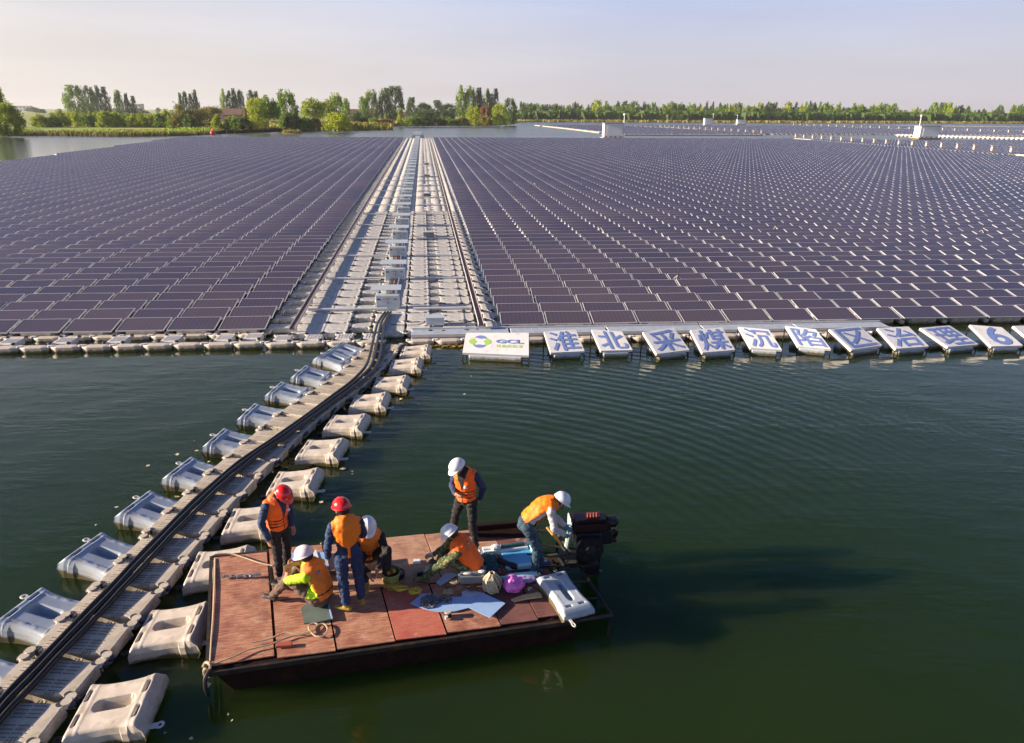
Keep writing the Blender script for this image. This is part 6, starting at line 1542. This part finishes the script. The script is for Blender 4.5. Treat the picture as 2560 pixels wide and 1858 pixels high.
# 3 seated front, lime shirt
person('seated man in lime t-shirt, amber vest and pinkish helmet facing left',pos(808,1512),R_(72),
 dict(pelvis=(0,0,.14),waist=(0,-.01,.28),chest=(0,.06,.46),neck=(0,.14,.63),head=(0,.21,.77),face=(0,.85,-.45),hipR=(.10,.03,.14),hipL=(-.10,.03,.14),
  kneeL=(-.16,.42,.44),kneeR=(.16,.44,.47),ankL=(-.15,.74,.09),ankR=(.12,.78,.09),shL=(-.18,.11,.56),shR=(.18,.11,.56),elL=(-.20,.40,.46),elR=(.18,.40,.50),wrL=(-.02,.50,.54),wrR=(.02,.46,.58),hdL=(.8,.4,-.1),hdR=(-.8,.3,-.1)),
 dict(torso='lime',sleeve='lime',forearm='skin',trouser='brown',shoe='shoe'),'pink_helm',dict(mat='orange3',lo=.12,straps=False,back_strap=True,shoulder_tab=True,th=.035,flank=True),1.06,3)
# 4 crouching behind
person('man in white helmet and brown-orange vest crouching behind the central man, facing the camera',pos(924,1422),R_(197),
 dict(pelvis=(0,0,.27),waist=(0,.0,.40),chest=(0,.10,.58),neck=(0,.17,.78),head=(0,.25,.92),face=(0,.70,-.70),hipR=(.10,.03,.27),hipL=(-.10,.03,.27),
  kneeL=(-.25,.38,.52),kneeR=(.19,.38,.50),ankL=(-.20,.44,.09),ankR=(.10,.46,.09),shL=(-.18,.17,.67),shR=(.18,.17,.67),elL=(-.24,.36,.50),elR=(.22,.36,.46),wrL=(-.08,.52,.34),wrR=(.06,.54,.32),hdL=(.2,.7,-.6),hdR=(-.2,.7,-.6)),
 dict(torso='dark',trouser='dark',shoe='shoe_y'),'white_helm',dict(mat='orange3',lo=.1,under='orange3',th=.03),1.06,4)
# 5 standing at the far edge
person('man in white helmet and orange vest standing with legs apart at the far deck edge',pos(1168,1362),R_(158),
 dict(ankR=(.36,-.16,.09),kneeR=(.24,-.04,.50),hipR=(.10,0,.90),ankL=(-.19,.06,.09),kneeL=(-.14,.06,.50),neck=(.02,.05,1.44),head=(.06,.15,1.57),face=(.45,.62,-.65),
  elR=(.25,.02,1.13),wrR=(.10,.22,1.10),hdR=(-.8,.3,-.1),elL=(-.28,-.08,1.13),wrL=(-.20,-.12,.90),hdL=(.4,-.3,-.9)),
 dict(torso='navy',sleeve='navy',trouser='dark',shoe='black'),'white_helm',dict(mat='orange',patch=-1,under='dark'),1.0,5)
# 6 seated camouflage
person('man in camouflage, orange vest and white helmet sitting and reaching left',pos(1190,1436),R_(82),
 dict(pelvis=(0,0,.13),waist=(0,.06,.26),chest=(0,.17,.41),neck=(0,.28,.55),head=(0,.37,.68),face=(0,.70,-.70),hipR=(.10,.03,.13),hipL=(-.10,.03,.13),
  kneeL=(-.18,.42,.34),kneeR=(.20,.44,.40),ankL=(-.30,.74,.08),ankR=(.16,.62,.08),shL=(-.19,.24,.49),shR=(.18,.26,.49),elL=(-.24,.42,.30),elR=(.26,.48,.32),wrL=(-.26,.62,.20),wrR=(.20,.70,.16),hdL=(.1,.8,-.5),hdR=(.0,.9,-.4)),
 dict(torso='camo',trouser='camo',shoe='camo',hand='glove'),'white_helm',dict(mat='orange',lo=.08,straps=False,th=.04,shoulder_tab=True),1.06,6)
# 7 bending worker
person('man in white helmet and amber vest bending over the engine, jeans and blue shoes',pos(1342,1426),R_(-80),
 dict(pelvis=(0,-.20,.93),waist=(0,-.10,1.04),chest=(0,.06,1.16),neck=(0,.22,1.24),head=(0,.36,1.26),face=(0,.70,-.70),hipR=(.10,-.19,.90),hipL=(-.10,-.19,.90),
  kneeR=(.11,-.03,.49),kneeL=(-.11,.02,.50),ankR=(.10,-.06,.09),ankL=(-.10,.10,.09),shR=(.18,.17,1.20),shL=(-.18,.17,1.20),elR=(.22,.22,.90),elL=(-.22,.26,.94),wrR=(.14,.40,.74),wrL=(-.02,.44,.80),hdR=(-.2,.7,-.7),hdL=(.2,.7,-.6)),
 dict(torso='shirt',sleeve='shirt',trouser='jeans',shoe='shoe_b',hand='glove_blue'),'white_helm',dict(mat='orange2',lo=.12,th=.03,straps=False,flank=True),1.0,7)
p=at(1385,1372,DZ); t=thing('tool_handle','amber wooden handle held by the bending man','handle',(p.x,p.y,DZ))
a=at(1367,1318,1.12)-Vector((p.x,p.y,DZ)); c=at(1404,1364,.92)-Vector((p.x,p.y,DZ)); b=MB(); b.tube([a,c],.022,8); b.build('handle_shaft','orange_wood',t); b=MB(); b.tube([c,c+(c-a).normalized()*.18],.03,8); b.build('tool_head','steel_dark',t)
p=pos(926,1412); t=thing('low_stool','low wooden box the crouching man sits on','stool',p,(0,0,R_(15))); b=MB(); b.box((0,0,.11),(.30,.26,.02)); b.build('seat','wood',t); b=MB()
for x in (-.12,.12): b.box((x,0,.05),(.02,.22,.10))
b.build('leg_panel','wood',t)
# ---- tidy prototypes that were never placed
for o in list(bpy.data.objects):
    if o.name.startswith('tree_proto'):
        for ch in list(o.children): bpy.data.objects.remove(ch)
        bpy.data.objects.remove(o)
for o in bpy.data.objects:
    if o.parent is None and o.type in ('EMPTY','MESH') and 'label' in o:
        w_=len(o['label'].split())
        if w_>16 or w_<4: print('LABEL LEN',w_,o['label'])
